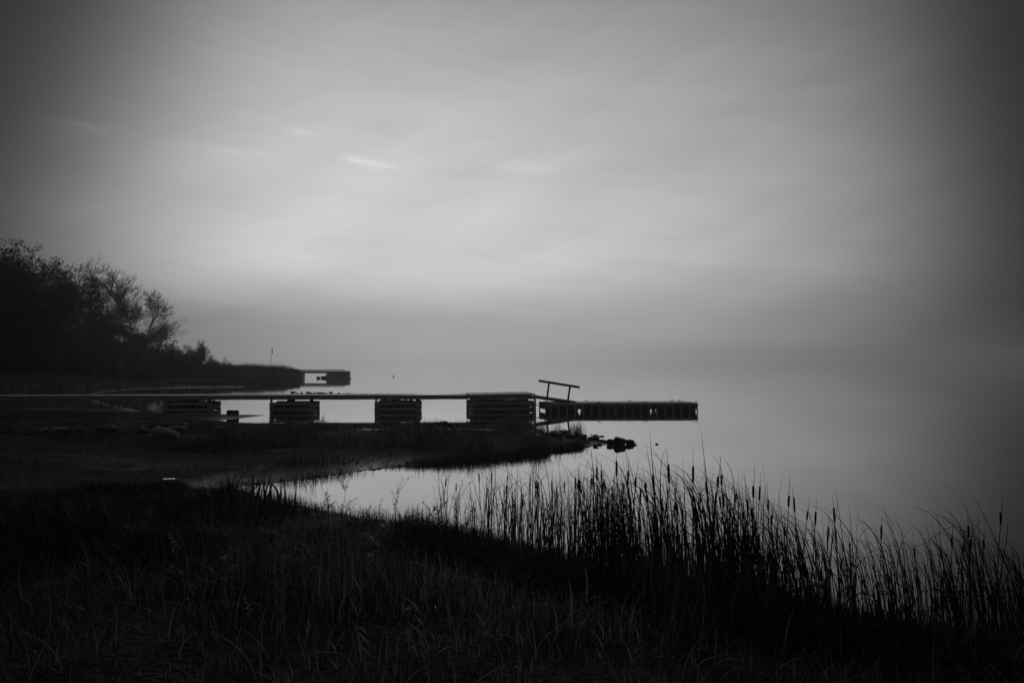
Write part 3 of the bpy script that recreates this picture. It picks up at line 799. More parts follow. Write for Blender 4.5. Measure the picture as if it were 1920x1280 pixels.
# fringe in the shallows of the pond
x, y = scatter(60000, -7.5, 3.5, 9.0, 17.5); d = sdf(x, y)
k = (d < .25) & (d > -.55) & (rng.random(len(x)) < np.exp(-np.maximum(-d, 0) * 4.0)); x, y, d = x[k], y[k], d[k]; N = len(x)
k = y < 17.0 - np.maximum(x + 7, 0) * .0; 
blade_field('shallows_grass', x, y, np.minimum(height(x, y, d), .05), rng.uniform(.08, .24, N), rng.uniform(.004, .008, N), np.abs(rng.normal(.2, .15, N)), M['grass'], shade_of(N, .05), 'thin grass fringe standing in the shallow pond edge')
# spit and left flats
x = rng.uniform(-26, 3.8, 300000); y = rng.uniform(15.5, 34.0, 300000)
d = sdf(x, y); rm = rut_mask(x, y)
dens = fbm(x * .7, y * .7, 51); pondside = np.clip(1 - np.abs(d - .3) / .9, 0, 1) * (y < 22) * (1 - sstep(-4.0, -1.2, x))
spit = sstep(-10.5, -7, x)
k = (d > .02) & (x > -.68 * y - 1.5) & (rng.random(len(x)) < (.25 + .75 * sstep(.35, .6, dens)) * (1 - .97 * rm) * (1 - .9 * pondside) * (.40 + .60 * sstep(18.5, 20.5, y + (x + 5) * -.1)))
k &= ~((y > 33.0) & (x < -9)) & ~((x > 1.0) & (rng.random(len(x)) < .8)) & (rng.random(len(x)) > .75 * mudm(x, y)) & (np.hypot((x - BOARD_AT[0]) * 1.2, y - BOARD_AT[1] + .3) > .45)
x, y, d, dens, spit = x[k], y[k], d[k], dens[k], spit[k]; N = len(x)
hh = .07 + (.05 + .20 * spit) * sstep(.3, .7, dens)
crest = np.clip((y - 20) / 6, 0, 1)
hh = hh * (1 - .25 * crest) * (1 + .5 * sstep(-1.5, 1.0, x))
tuft = sstep(.58, .72, fbm(x * 1.7, y * 1.7, 61)) * spit
far_edge = sstep(23.5, 25, y) * (1 - sstep(.3, 1.6, d)) * spit
h = hh * rng.uniform(.5, 1.35, N) * (1 + 1.1 * tuft + 1.2 * far_edge * sstep(.35, .7, fbm(x * 1.1, y * .6, 66)))
blade_field('spit_grass', x, y, height(x, y, d), h, rng.uniform(.007, .016, N), np.abs(rng.normal(.35, .25, N)), M['spit_grass'], np.clip(shade_of(N, .14) + .25 * sstep(.45, .75, fbm(x * 1.3, y * 1.3, 64)), 0, 1) * (1 - .8 * sstep(-7.5, -12, x)), 'rough grass clothing the low spit and left flats')  # last tone factor paints the vignette's darkness over the left flats
# overhanging grass along the pond side of the spit
t_ = rng.uniform(0, 1, 9000)
pts = np.array([G(700, 880), G(820, 871), G(960, 858), G(1050, 845), G(1095, 839)])
seg = rng.integers(0, 4, 9000); bx_ = pts[seg, 0] * (1 - t_) + pts[seg + 1, 0] * t_; by_ = pts[seg, 1] * (1 - t_) + pts[seg + 1, 1] * t_ + rng.gamma(1.5, .18, 9000)
d = sdf(bx_, by_); k = (d > -.05) & (rng.random(9000) < sstep(X(690, 20), X(900, 20.5), bx_)); bx_, by_, d = bx_[k], by_[k], d[k]; N = len(bx_)
blade_field('edge_grass', bx_, by_, height(bx_, by_, d), rng.uniform(.10, .36, N) * sstep(X(600, 20), X(930, 20.5), bx_) * np.where(bx_ > .9, .55, 1.0), rng.uniform(.006, .012, N), np.abs(rng.normal(.4, .3, N)), M['spit_grass'], shade_of(N, .08), 'longer grass along the pond edge of the spit', segs=4)
# tall thin grass behind the tip rocks
N = 420; cx = rng.choice([X(1020, 25.5), X(1045, 25.6), X(1078, 25.4), X(1086, 25.3)], N) + rng.normal(0, .10, N); cy = 25.4 + rng.normal(0, .25, N)
blade_field('tip_grass', cx, cy, np.full(N, .02), rng.uniform(.3, .62, N), rng.uniform(.006, .010, N), np.abs(rng.normal(.10, .12, N)), M['spit_grass'], shade_of(N, .03), 'upright thin grass tufts among the rocks of the spit tip')
# thin reeds standing in the marsh behind the pier
N = 1500; t_ = rng.random(N) ** 1.6; cx = -36 + 15.5 * (1 - t_) + rng.normal(0, .8, N) ; cy = 63.5 + rng.normal(0, 3.2, N)
d = sdf(cx, cy); k = (d < 1.0) & (d > -9); cx, cy, d = cx[k], cy[k], d[k]; N = len(cx)
blade_field('marsh_reeds', cx, cy, np.minimum(height(cx, cy, d), .05), rng.uniform(.35, 1.0, N), rng.uniform(.015, .03, N), np.abs(rng.normal(.15, .15, N)), M['reed_mass'], shade_of(N, .05), 'thin reeds standing in the marshy water behind the pier')
# marsh grass and left land behind the pier
x = rng.uniform(-62, -19, 42000); y = rng.uniform(37, 80, 42000); d = sdf(x, y)
k = (d > .02) & (x > -.68 * y - 2); x, y, d = x[k], y[k], d[k]; N = len(x); dn = fbm(x * .5, y * .5, 71)
blade_field('marsh_grass', x, y, height(x, y, d), (.12 + .5 * sstep(.4, .75, dn)) * rng.uniform(.5, 1.3, N), rng.uniform(.02, .045, N), np.abs(rng.normal(.3, .25, N)), M['spit_grass'], shade_of(N, .05), 'tussocky marsh grass on the flats behind the pier')
# far reed bed
x = rng.uniform(-64, -24.2, 46000); y = 94 + rng.gamma(1.6, 2.2, 46000) + np.maximum(0, -x - 40) * -.15
d = sdf(x, y); k = (d > -.4) & (y < 112) & (x < -.2665 * y); x, y, d = x[k], y[k], d[k]; N = len(x)
hr = 1.6 * (.72 + .5 * fbm(x * .55, y * .25, 88)) * rng.uniform(.65, 1.15, N) * (.55 + .45 * sstep(0, 3.2, -24.6 - x + 1.5)) 
hr = np.where(x > -27.5, np.minimum(hr, 1.25), hr)
blade_field('far_reeds', x, y, np.minimum(height(x, y, d), .35), hr, rng.uniform(.03, .06, N), np.abs(rng.normal(.16, .14, N)), M['reed_mass'], shade_of(N, .08), 'tall dense reed bed along the far bank')

# ------------------------------------------------------------------ reeds and cattails
def ribbon(pts, wid, side, fold=.35):
    """leaf blade with a shallow V section along the points"""
    pts = [Vector(p) for p in pts]; v = []; n = len(pts)
    for k, p in enumerate(pts):
        d_ = (pts[min(k + 1, n - 1)] - pts[max(k - 1, 0)]).normalized()
        sd = (Vector(side) - d_ * d_.dot(Vector(side))); sd = sd.normalized() if sd.length > 1e-4 else d_.orthogonal()
        nr = d_.cross(sd)
        w = wid[k] / 2
        v += [p - sd * w, p + nr * w * fold, p + sd * w]
    f = []
    for k in range(n - 1):
        a = 3 * k; f += [(a, a + 1, a + 4, a + 3), (a + 1, a + 2, a + 5, a + 4)]
    return v, f
def leaf_path(r, L, lean, kind):
    """points of a blade that leans towards +X; kind: straight, arch or kink"""
    n = 13; pts = []; p = Vector((0, 0, -.08)); a = r.uniform(-.02, .05); yaw = r.uniform(-.25, .25)
    kink = r.uniform(.35, .55) if r.random() < .3 else r.uniform(.55, .85)
    for k in range(n):
        pts.append(p.copy()); t = k / (n - 1)
        if kind == 'straight': a += lean / n * .9
        elif kind == 'arch': a += lean / n * .5 + max(0, t - .5) * r.uniform(.7, 1.2)
        else: a = a + lean / n * .6 if t < kink else a + r.uniform(.35, .75)
        a = min(a, 2.6)
        st = L / (n - 1)
        p = p + Vector((math.sin(a) * math.cos(yaw), math.sin(a) * math.sin(yaw), math.cos(a))) * st
    return pts
def leaf_w(W, n=13): return [W * (.75 + .25 * min(1, k / 4)) * (1 - (k / (n - 1)) ** 2.2) + .0012 for k in range(n)]
r_ = random.Random(5)
LEAF = []
for k in range(26):
    kind = ('straight', 'arch', 'arch', 'kink', 'kink')[k % 5]
    L = r_.uniform(1.05, 1.55); pts = leaf_path(r_, L, r_.uniform(.05, .42), kind)
    sd = Vector((r_.uniform(-.6, .6), 1, 0)).normalized() if k % 2 else Vector((1, r_.uniform(-.6, .6), 0)).normalized()
    LEAF.append(mesh('leaf', *ribbon(pts, leaf_w(r_.uniform(.009, .016)), sd)))
    LEAF[-1].materials.append(M['reed_leaf'])
STEM, HEAD = [], []
for k in range(5):
    q = MB(); Hh = r_.uniform(.72, .98); bx_ = r_.uniform(-.06, .10)
    pts = [(bx_ * (t / 4) ** 2, .0, -.08 + (Hh + .08) * t / 4) for t in range(5)]
    q.tube(pts, [.0055, .005, .0045, .004, .0035], 6); q.tube([pts[-1], (bx_ * 1.25, 0, Hh + .13), (bx_ * 1.5, 0, Hh + .27)], [.003, .0025, .0012], 5)
    me = q.mesh('stem'); me.materials.append(M['reed_leaf']); STEM.append(me)
    q = MB(); z0 = Hh - .01; Lh = r_.uniform(.10, .16); dx = bx_ * .45
    q.tube([(bx_, 0, z0), (bx_ + dx * .01, 0, z0 + .012), (bx_ + dx * Lh * .5, 0, z0 + Lh * .5), (bx_ + dx * Lh * .92, 0, z0 + Lh * .93), (bx_ + dx * Lh, 0, z0 + Lh)], [.004, .0095, .0105, .0098, .004], 8)
    me = q.mesh('seed_head', True); me.materials.append(M['seed']); HEAD.append(me)
SHN = np.array([G(830, 985), G(850, 990), G(1000, 1045), G(1200, 1085), G(1500, 1150), G(1900, 1215), G(1985, 1226)])
seglen = np.hypot(*(SHN[1:] - SHN[:-1]).T); cum = np.concatenate([[0], np.cumsum(seglen)])
def belt(u, off):
    sft = u * cum[-1]; i = min(np.searchsorted(cum, sft, side='right') - 1, len(seglen) - 1); t = (sft - cum[i]) / seglen[i]
    p = SHN[i] * (1 - t) + SHN[i + 1] * t; dv = (SHN[i + 1] - SHN[i]) / seglen[i]
    return p[0] - dv[1] * off, p[1] + dv[0] * off
def rise(x, y):
    """general height of the reed belt at that place"""
    px = 960 + x / y * F
    return float(np.interp(px, [780, 880, 1000, 1150, 1300, 1420, 1480, 1600, 1700, 1800, 1950, 2300], [.66, .74, .90, 1.06, 1.12, 1.10, .93, .86, .86, .93, .95, .9]))
ZONES = [(850, 'below the third crib'), (920, 'below the left half of the pier end'), (1000, 'below the right half of the pier end'), (1060, 'below the gangway'), (1120, 'below the shore end of the floating dock'),
         (1180, 'below the dark rock cluster'), (1245, 'below the middle of the floating dock'), (1310, 'below the outer end of the floating dock'), (1370, 'in the thickest clump past the dock end'), (1430, 'in the thick clump right of the dock end'),
         (1490, 'at the falling right shoulder of the thick clump'), (1570, 'in the thin gap right of the thick clump'), (1660, 'in the first leaning stretch along the open lake'), (1760, 'in the middle of the leaning stretch by the lake'), (1850, 'in the tall leaning tufts near the right corner'), (9999, 'at the right end of the reed belt')]
def zone(x, y):
    px = 960 + x / y * F
    for k, zn in enumerate(ZONES):
        if px < zn[0]: return k
    return len(ZONES) - 1
def plant(x, y, sc_, nleaf, head, bias, r, group_word, tallest=False):
    zb = max(-.05, min(H1(x, y), .6))
    k = zone(x, y)
    name = 'cattail' if head else 'reed'
    e = empty(name, (x, y, zb))
    e.scale = (sc_,) * 3
    lab = ('cattail with a dark seed head ' if head else 'leafy headless reed ') + ZONES[k][1]
    tag(e, lab, name, ('cattails ' if head else 'reeds ') + ZONES[k][1])
    for j in range(nleaf):
        me = LEAF[r.randrange(len(LEAF))]
        o = obj('leaf', me, None, e, (r.uniform(-.03, .03), r.uniform(-.03, .03), 0), (r.gauss(0, .09), r.gauss(.01, .08) + (.12 if k >= 11 else 0), bias + r.gauss(0, .8 if k < 11 else .55)), r.uniform(.75, 1.08))
    if head:
        i = r.randrange(5); rz = r.uniform(0, 6.3); tl = (r.uniform(-.07, .07), r.uniform(-.09, .05), rz); s_ = r.uniform(.88, 1.12)
        obj('stem', STEM[i], None, e, None, tl, s_); obj('seed_head', HEAD[i], None, e, None, tl, s_)
    return e
r_ = random.Random(11)
def u_sample(r):
    u = r.random()
    return u
pts_used = []
def density_at(x, y):
    px = 960 + x / y * F
    return float(np.interp(px, [780, 820, 960, 1080, 1250, 1440, 1500, 1600, 1950], [.0, .2, .36, .66, .85, .95, .66, .72, .8]))
nc = nr = 0
while nc < 95:
    u = r_.random(); off = r_.uniform(-.5, .9); x, y = belt(u, off)
    px = 960 + x / y * F
    if r_.random() > density_at(x, y) * (1.0 if px < 1560 else .25): continue
    plant(x, y, rise(x, y) * r_.uniform(.84, 1.12), r_.randint(2, 4), True, math.pi if px > 1150 else r_.choice((0, math.pi)), r_, '')
    nc += 1
while nr < 195:
    u = r_.random(); off = r_.uniform(-.6, 1.0); x, y = belt(u, off)
    px = 960 + x / y * F
    if r_.random() > density_at(x, y): continue
    plant(x, y, rise(x, y) * r_.uniform(.85, 1.16), r_.randint(3, 5), False, math.pi if px > 1150 else r_.choice((0, math.pi)), r_, '')
    nr += 1
# a few blades that stand highest against the water
for px, py, topy in ((1232, 1085, 785), (1178, 1080, 808), (1205, 1085, 812), (1312, 1110, 842), (1405, 1130, 852), (1533, 1155, 903), (1806, 1195, 958), (1765, 1190, 965), (822, 985, 842), (838, 985, 868), (965, 1030, 870), (1120, 1070, 850)):
    x, y = G(px, py); hgt = Z(topy, y)
    e = plant(x, y, hgt / 1.22, 4, False, math.pi if px > 1000 else 0, r_, '')
# the rest of the reed belt as one mass, going on along the shore to the right
SHN = np.concatenate([SHN, np.array([(5.6, 6.3), (7.0, 5.6), (9.0, 4.6), (11.5, 3.5)])])
seglen = np.hypot(*(SHN[1:] - SHN[:-1]).T); cum = np.concatenate([[0], np.cumsum(seglen)])
V_, F_, S_ = [], [], []; no = 0
r_ = random.Random(23)
LV = [(np.array([v.co[:] for v in me.vertices]), [tuple(p.vertices) for p in me.polygons]) for me in LEAF]
cnt = 0
while cnt < 1900:
    u = r_.random(); off = r_.gauss(.1, .45); x, y = belt(u, off); px = 960 + x / y * F
    if r_.random() > density_at(x, y): continue
    zb = max(-.05, min(H1(x, y), .6)); s_ = rise(x, y) * r_.uniform(.5, .98)
    va, fa_ = LV[r_.randrange(len(LV))]
    a = (math.pi if px > 1150 else r_.choice((0, math.pi))) + r_.gauss(0, .9); ca, sa = math.cos(a), math.sin(a)
    vv = va * s_; vv = np.stack([vv[:, 0] * ca - vv[:, 1] * sa + x, vv[:, 0] * sa + vv[:, 1] * ca + y, vv[:, 2] + zb], 1)
    V_.append(vv); F_.append(np.array(fa_) + no); S_.append(np.full(len(vv), r_.random())); no += len(vv); cnt += 1
me = tri_mesh('reed_mass', np.concatenate(V_), np.concatenate(F_), {'shade': np.concatenate(S_)})
tag(obj('reed_mass', me, M['reed_mass']), 'tangled lower mass of dark reeds along the near shore', kind='stuff')
# undergrowth at the foot of the reeds
x = rng.uniform(-1.5, 11.5, 150000); y = rng.uniform(3.5, 13, 150000); d = sdf(x, y)
k = (d > -.5) & (d < 1.6); x, y, d = x[k], y[k], d[k]; N = len(x)
blade_field('reed_litter', x, y, np.minimum(height(x, y, d), .6), rng.uniform(.15, .5, N) * (.3 + .7 * sstep(-.25, .5, d)), rng.uniform(.005, .011, N), np.abs(rng.normal(.35, .3, N)), M['reed_mass'], shade_of(N, .05), 'dark sedge and reed litter at the foot of the reeds')

# ------------------------------------------------------------------ sedge clump by the pond head
cx, cy = G(468, 962, .25)
sg = empty('sedge_clump', (cx, cy, H1(cx, cy))); tag(sg, 'broad bladed sedge clump at the left end of the pond', 'sedge')
r_ = random.Random(3)
for k in range(40):
    L = r_.uniform(.5, .9); pts = leaf_path(r_, L, r_.uniform(.1, .6), r_.choice(('straight', 'straight', 'arch')))
    me = mesh('leaf', *ribbon(pts, leaf_w(r_.uniform(.035, .06)), (r_.uniform(-.3, .3), 1, 0) if k % 3 else (1, .2, 0)))
    obj('leaf', me, M['sedge'], sg, (r_.gauss(.08, .25), r_.gauss(0, .12), 0), (0, 0, r_.uniform(0, 6.3)))
# smaller bent sedge at the left
cx, cy = G(408, 968, .25)
s2_ = empty('sedge_clump', (cx, cy, H1(cx, cy))); tag(s2_, 'thin drooping pale sedge left of the broad clump', 'sedge')
for k in range(16):
    L = r_.uniform(.5, .8); pts = leaf_path(r_, L, r_.uniform(.2, .7), r_.choice(('arch', 'kink', 'arch')))
    me = mesh('leaf', *ribbon(pts, leaf_w(r_.uniform(.008, .014)), (0, 1, 0)))
    obj('leaf', me, M['sedge'], s2_, (r_.gauss(0, .15), r_.gauss(0, .12), 0), (0, 0, r_.uniform(0, 6.3)))

# ------------------------------------------------------------------ leafy weeds along the pond
def weed_proto(r, H_, nb, lw):
    q = MB(); lv, lf = [], []
    def stem(p, d_, L, rad):
        pts = [p]; dd_ = Vector(d_)
        for k in range(5):
            dd_ = (dd_ + Vector((r.gauss(0, .12), r.gauss(0, .12), .04))).normalized(); pts.append(pts[-1] + dd_ * L / 5)
        q.tube(pts, [rad * (1 - k / 7) for k in range(6)], 5)
        return pts
    main = stem(Vector((0, 0, -.05)), (r.uniform(-.1, .1), r.uniform(-.1, .1), 1), H_, .005)
    lines = [main]
    for k in range(nb):
        i = r.randint(2, 4); a = r.uniform(0, 6.3); lines.append(stem(main[i], (math.cos(a) * .6, math.sin(a) * .6, .8), H_ * r.uniform(.25, .45), .003))
    for ln in lines:
        for k in range(1, len(ln)):
            for j in range(3):
                p = ln[k - 1].lerp(ln[k], r.random()); a = r.uniform(0, 6.3); up = r.uniform(-.1, .9)
                dv = Vector((math.cos(a), math.sin(a), up)).normalized(); sd = dv.cross(Vector((0, 0, 1))).normalized(); L = lw * r.uniform(.6, 1.3)
                o = len(lv); lv.extend([p, p + dv * L * .5 + sd * L * .17, p + dv * L, p + dv * L * .5 - sd * L * .17]); lf.append((o, o + 1, o + 2, o + 3))
    return q.mesh('stem'), mesh('foliage', lv, lf)
r_ = random.Random(31)
WD = [weed_proto(r_, r_.uniform(.5, .7), r_.randint(3, 6), r_.choice((.05, .06, .035))) for _ in range(6)]
for a, b_ in WD: a.materials.append(M['weed']); b_.materials.append(M['weed'])
wl_ = [(617, 968, .50, 3), (640, 975, .46, 5), (660, 975, .40, 1), (690, 980, .36, 0), (712, 985, .38, 2), (735, 992, .52, 4), (758, 992, .42, 1), (805, 1005, .60, 0), (822, 1005, .54, 2), (845, 1008, .56, 4), (862, 1012, .58, 1), (880, 1018, .50, 3), (780, 1000, .40, 5), (905, 1034, .46, 2), (560, 972, .30, 1), (585, 975, .34, 0), (930, 1040, .42, 4),
       (600, 985, .36, 2), (628, 990, .40, 4), (675, 992, .34, 3), (725, 1000, .40, 0), (770, 1008, .42, 3), (835, 1022, .5, 5), (540, 968, .26, 4), (870, 1030, .46, 0), (960, 1055, .4, 1)]
for k, (px, py, hh_, v) in enumerate(wl_):
    for _ in range(1): x, y = G(px, py, .15)
    zb = max(0, H1(x, y)); e = empty('weed', (x, y, zb), random.uniform(0, 6.3)); s_ = hh_ / .6 * random.uniform(.95, 1.25); e.scale = (s_,) * 3
    if k == 0: tag(e, 'bushy dark weed with oval leaves, leftmost tall one on the pond edge', 'weed', 'leafy weeds on the pond edge')
    else: tag(e, 'branching leafy weed among the plants on the near pond edge', 'weed', 'branching weeds on the near pond edge')
    obj('stem', WD[v][0], None, e); obj('foliage', WD[v][1], None, e)

for k, (px, py, hh_, v) in enumerate(((160, 1010, .3, 0), (205, 985, .32, 3), (240, 1040, .34, 2), (285, 1005, .3, 5), (330, 1060, .34, 1), (380, 1030, .3, 4), (430, 1090, .36, 0), (520, 1060, .34, 3), (585, 1110, .36, 2), (690, 1080, .34, 5), (470, 1180, .3, 1), (350, 1190, .28, 4))):
    z_ = .4
    for _ in range(4): x, y = G(px, py, z_); z_ = H1(x, y)
    e = empty('weed', (x, y, z_), random.uniform(0, 6.3)); s_ = hh_ / .6 * random.uniform(.9, 1.2); e.scale = (s_,) * 3
    tag(e, 'low broad leaved weed scattered in the dark grass of the left bank', 'weed', 'low weeds in the dark left grass')
    obj('stem', WD[v][0], None, e); obj('foliage', WD[v][1], None, e)

# ------------------------------------------------------------------ pale young reeds in the near grass
def young(px, py, hpx, lean, nl, label, seed):
    r = random.Random(seed); z_ = .6
    for _ in range(4):
        x, y = G(px, py, z_); z_ = H1(x, y)
    L = hpx / F * y
    e = empty('young_reed', (x, y, z_)); tag(e, label, 'reed', 'pale young reeds in the near grass')
    pts = [Vector((math.sin(lean * t) * L * t, r.uniform(-.01, .01), -.05 + math.cos(lean * t) * (L + .05) * t)) for t in (0, .25, .5, .75, 1)]
    q = MB(); q.tube(pts, [.004, .0036, .0032, .0026, .002], 5); q.build('stem', M['pale_leaf'], e)
    for k in range(nl):
        i = 2 + k % 3; p = pts[i]; side = 1 if k % 2 else -1
        lp = []; a = lean + side * r.uniform(.3, .6); pp = Vector((0, 0, 0)); LL = L * r.uniform(.22, .55); yw = r.uniform(-.5, .5)
        for j in range(6):
            lp.append(pp.copy()); pp = pp + Vector((math.sin(a) * math.cos(yw), math.sin(a) * math.sin(yw), math.cos(a))) * LL / 5; a += side * r.uniform(.02, .16)
        ww = [r.uniform(.003, .004) + .0075 * math.sin(math.pi * min(1, .12 + j / 5.6)) for j in range(6)]; ww[-1] = .001
        me = mesh('leaf', *ribbon(lp, ww, (.2, 1, .1) if k % 2 else (.9, .4, .2)))
        obj('leaf', me, M['pale_leaf'], e, p)
young(910, 1215, 95, -.05, 4, 'pale young reed with a forked tip standing in mid foreground', 1)
young(1025, 1245, 140, .55, 6, 'pale reed leaning right with long side leaves below the reed belt', 2)
young(775, 1165, 100, .55, 5, 'pale reed leaning right just under the weeds of the bank', 3)
young(800, 1235, 90, -.15, 5, 'pale reed with drooping leaves left of the forked one', 4)
young(790, 1265, 70, .35, 6, 'short bushy pale reed at the bottom of the frame', 5)
young(695, 1255, 70, -.1, 5, 'small pale reed with spread leaves in the lower grass', 6)
young(1125, 1265, 75, .1, 5, 'pale reed at the lower right edge of the lit grass', 7)
young(1180, 1270, 70, .25, 4, 'single pale reed rightmost in the dark lower grass', 8)
young(670, 1190, 80, .1, 4, 'pale twiggy reed in the grass left of the leaning reeds', 9)
young(635, 1275, 55, -.1, 4, 'low pale reed leftmost near the bottom of the grass', 10)

# ------------------------------------------------------------------ trees
def bare_tree(seed, H_, lean=(0, 0), spread=.75, depth=5, trunk=.55, n0=5, rmin=.013, blen=.22):
    r = random.Random(seed); q = MB(); tips = []
    def grow(p, d_, L, rad, lev):
        n = 4 if lev < 2 else 3
        pts = [p]; dd_ = d_.copy()
        for k in range(n):
            dd_ = (dd_ + Vector((r.gauss(0, .10), r.gauss(0, .10), r.gauss(0, .06) + .05 * (lev > 0)))).normalized()
            pts.append(pts[-1] + dd_ * L / n)
        re = max(rmin * .8, rad * (.55 if lev else .6))
        q.tube(pts, [rad + (re - rad) * k / n for k in range(n + 1)], 6 if lev < 2 else 3, cap=False)
        if lev >= depth: tips.append((pts[-1], dd_)); return
        nc_ = n0 if lev == 0 else r.randint(3, 5)
        base = r.uniform(0, 6.3)
        for k in range(nc_):
            t = 1.0 if k == 0 else r.uniform(.35 if lev else .72, 1.0)
            i = min(n - 1, int(t * n)); pp = pts[i].lerp(pts[i + 1], t * n - i) if t < 1 else pts[-1]
            a = base + k * 2.4 + r.uniform(-.4, .4)
            tilt = r.uniform(.25, .45) if k == 0 else r.uniform(.45, 1.0) * spread
            ax = dd_.orthogonal().normalized(); ax = Matrix.Rotation(a, 3, dd_) @ ax
            nd = (dd_ * math.cos(tilt) + ax * math.sin(tilt)).normalized()
            grow(pp, nd, (L * r.uniform(.55, .78) if lev else H_ * blen * r.uniform(.8, 1.15)) * (1 if k else 1.1), max(rmin, re * r.uniform(.6, .85)), lev + 1)
    d0 = Vector((lean[0], lean[1], 1)).normalized()
    grow(Vector((0, 0, -.4)), d0, H_ * trunk, H_ * .010 + .03, 0)
    return q, tips
def norm_mesh(me, H_):
    zs = np.array([v.co.z for v in me.vertices]); return H_ / zs.max()
def leaves_at(tips, r, per, rad, size, name='crown'):
    pts = np.array([t[0][:] for t in tips]); N = len(pts) * per
    rg = np.random.default_rng(r)
    c = np.repeat(pts, per, 0) + rg.normal(0, rad, (N, 3)) * [1, 1, .75]
    a = rg.normal(0, 1, (N, 3)); a /= np.linalg.norm(a, axis=1)[:, None]
    b2 = np.cross(a, rg.normal(0, 1, (N, 3))); b2 /= np.linalg.norm(b2, axis=1)[:, None]
    s_ = size * rg.uniform(.5, 1.3, (N, 1))
    V = np.stack([c - a * s_, c + b2 * s_ * .55, c + a * s_, c - b2 * s_ * .55], 1).reshape(-1, 3)
    Fq = (np.arange(N) * 4)[:, None] + np.arange(4)[None]
    return V, Fq, np.repeat(rg.random(N), 4)
def make_leafy(seed, H_, lean=(0, 0), spread=.8, per=30, rad=.22, size=.10, depth=4, n0=8, trunk=.42, blen=.30):
    q, tips = bare_tree(seed, H_, lean, spread, depth, trunk, n0, .02, blen)
    V, Fq, S = leaves_at(tips, seed, per, rad, size)
    k = H_ / V[:, 2].max()
    tm = mesh('trunk', [Vector(v) * k for v in q.v], q.f); tm.materials.append(M['bark'])
    cm = tri_mesh('crown', V * k, Fq, {'shade': S}); cm.materials.append(M['foliage'])
    return tm, cm
def make_bare(seed, H_, **kw):
    q, tips = bare_tree(seed, H_, **kw)
    zmax = max(v[2] for v in q.v); k = H_ / zmax
    # trunk = first tube, crown = rest
    nv = 6 * 5; nf = 6 * 4
    tm = mesh('trunk', [Vector(v) * k for v in q.v[:nv]], q.f[:nf]); tm.materials.append(M['bark'])
    cm = mesh('crown', [Vector(v) * k for v in q.v[nv:]], [tuple(i - nv for i in f) for f in q.f[nf:]]); cm.materials.append(M['bark'])
    return tm, cm
def make_conifer(seed, H_, wid):
    r = random.Random(seed); q = MB(); q.tube([(0, 0, -.3), (0, 0, H_ * .5), (0, 0, H_ * .985)], [H_ * .013 + .03, H_ * .008 + .02, .015], 6)
    lv, lf, sh = [], [], []
    z = H_ * .06; 
    while z < H_ * .985:
        t = z / H_; R_ = wid * (1 - t) ** .85 * r.uniform(.75, 1.15) + .08
        nb = 9 if t < .8 else 6
        for k in range(nb):
            a = r.uniform(0, 6.3); L = R_ * r.uniform(.55, 1.15); dr = r.uniform(.05, .45) * (1 - t) - .25 * t
            d_ = Vector((math.cos(a), math.sin(a), -dr)); sd = Vector((-math.sin(a), math.cos(a), 0))
            nseg = max(3, int(L / .28))
            for j in range(nseg):
                p = Vector((0, 0, z)) + d_ * L * (j + .3) / nseg + Vector((0, 0, .25 * (L * j / nseg) * .3))
                for sg_ in (-1, 1):
                    l2 = (.32 + .3 * L / 3) * (1 - .6 * j / nseg) * r.uniform(.6, 1.2)
                    e = p + (sd * sg_ * .8 + d_ * .6).normalized() * l2 + Vector((0, 0, r.uniform(-.18, .05)))
                    w = Vector((0, 0, .05)) + d_ * .07
                    o = len(lv); lv.extend([p, p.lerp(e, .5) + w, e, p.lerp(e, .5) - w]); lf.append((o, o + 1, o + 2, o + 3)); sh += [r.random()] * 4
            o = len(lv); e = Vector((0, 0, z)) + d_ * L * 1.08; lv.extend([Vector((0, 0, z)), e + sd * .05, e + Vector((0, 0, -.03)), e - sd * .05]); lf.append((o, o + 1, o + 2, o + 3)); sh += [.3] * 4
        z += H_ * .022 + .06
    tm = q.mesh('trunk'); tm.materials.append(M['bark'])
    cm = tri_mesh('crown', np.array([v[:] for v in lv]), np.array(lf), {'shade': np.array(sh)}); cm.materials.append(M['needles'])
    return tm, cm
def put_tree(name, tm, cm, px, D, topy, label, group=None, H0=1.0, rz=0.0, wide=1.0, cat='tree'):
    x = X(px, D); zb = H1(x, D); Ht = Z(topy, D) - zb
    e = empty(name, (x, D, zb), rz); k = Ht / H0; e.scale = (k * wide, k * wide, k)
    tag(e, label, cat, group)
    obj('trunk', tm, None, e); obj('crown', cm, None, e)
    return e
r_ = random.Random(77)
LEAFY = [make_leafy(s_, 10.0, spread=.85) for s_ in (1, 2, 3, 4)]
LEAFY_D = [make_leafy(s_, 10.0, spread=.9, per=34, rad=.24, size=.10, n0=10, trunk=.36) for s_ in (11, 12, 13)]
CON = [make_conifer(s_, 10.0, w) for s_, w in ((1, 3.0), (2, 2.4), (3, 3.6))]
b1 = make_bare(101, 10.0, spread=1.0, depth=5, n0=8, trunk=.74, blen=.16)
b2 = make_bare(108, 10.0, spread=.65, depth=5, n0=7, trunk=.66, blen=.17)
b3 = make_bare(112, 10.0, spread=.7, depth=5, n0=8, trunk=.55, blen=.22)
b4 = make_bare(117, 10.0, lean=(.32, 0), spread=.85, depth=5, n0=7, trunk=.66, blen=.17)
b5 = make_leafy(120, 10.0, per=7, rad=.35, size=.075, depth=4, n0=9, trunk=.4, blen=.3)
put_tree('broadleaf_tree', *LEAFY_D[0], -6, 82, 426, 'dark broadleaf tree at the left edge, tallest of the wood', 'trees of the left wood', 10, .3)
put_tree('broadleaf_tree', *LEAFY[1], 64, 84, 446, 'dark broadleaf tree with a domed crown of open gaps on the skyline', 'trees of the left wood', 10, 1.1, 1.05)
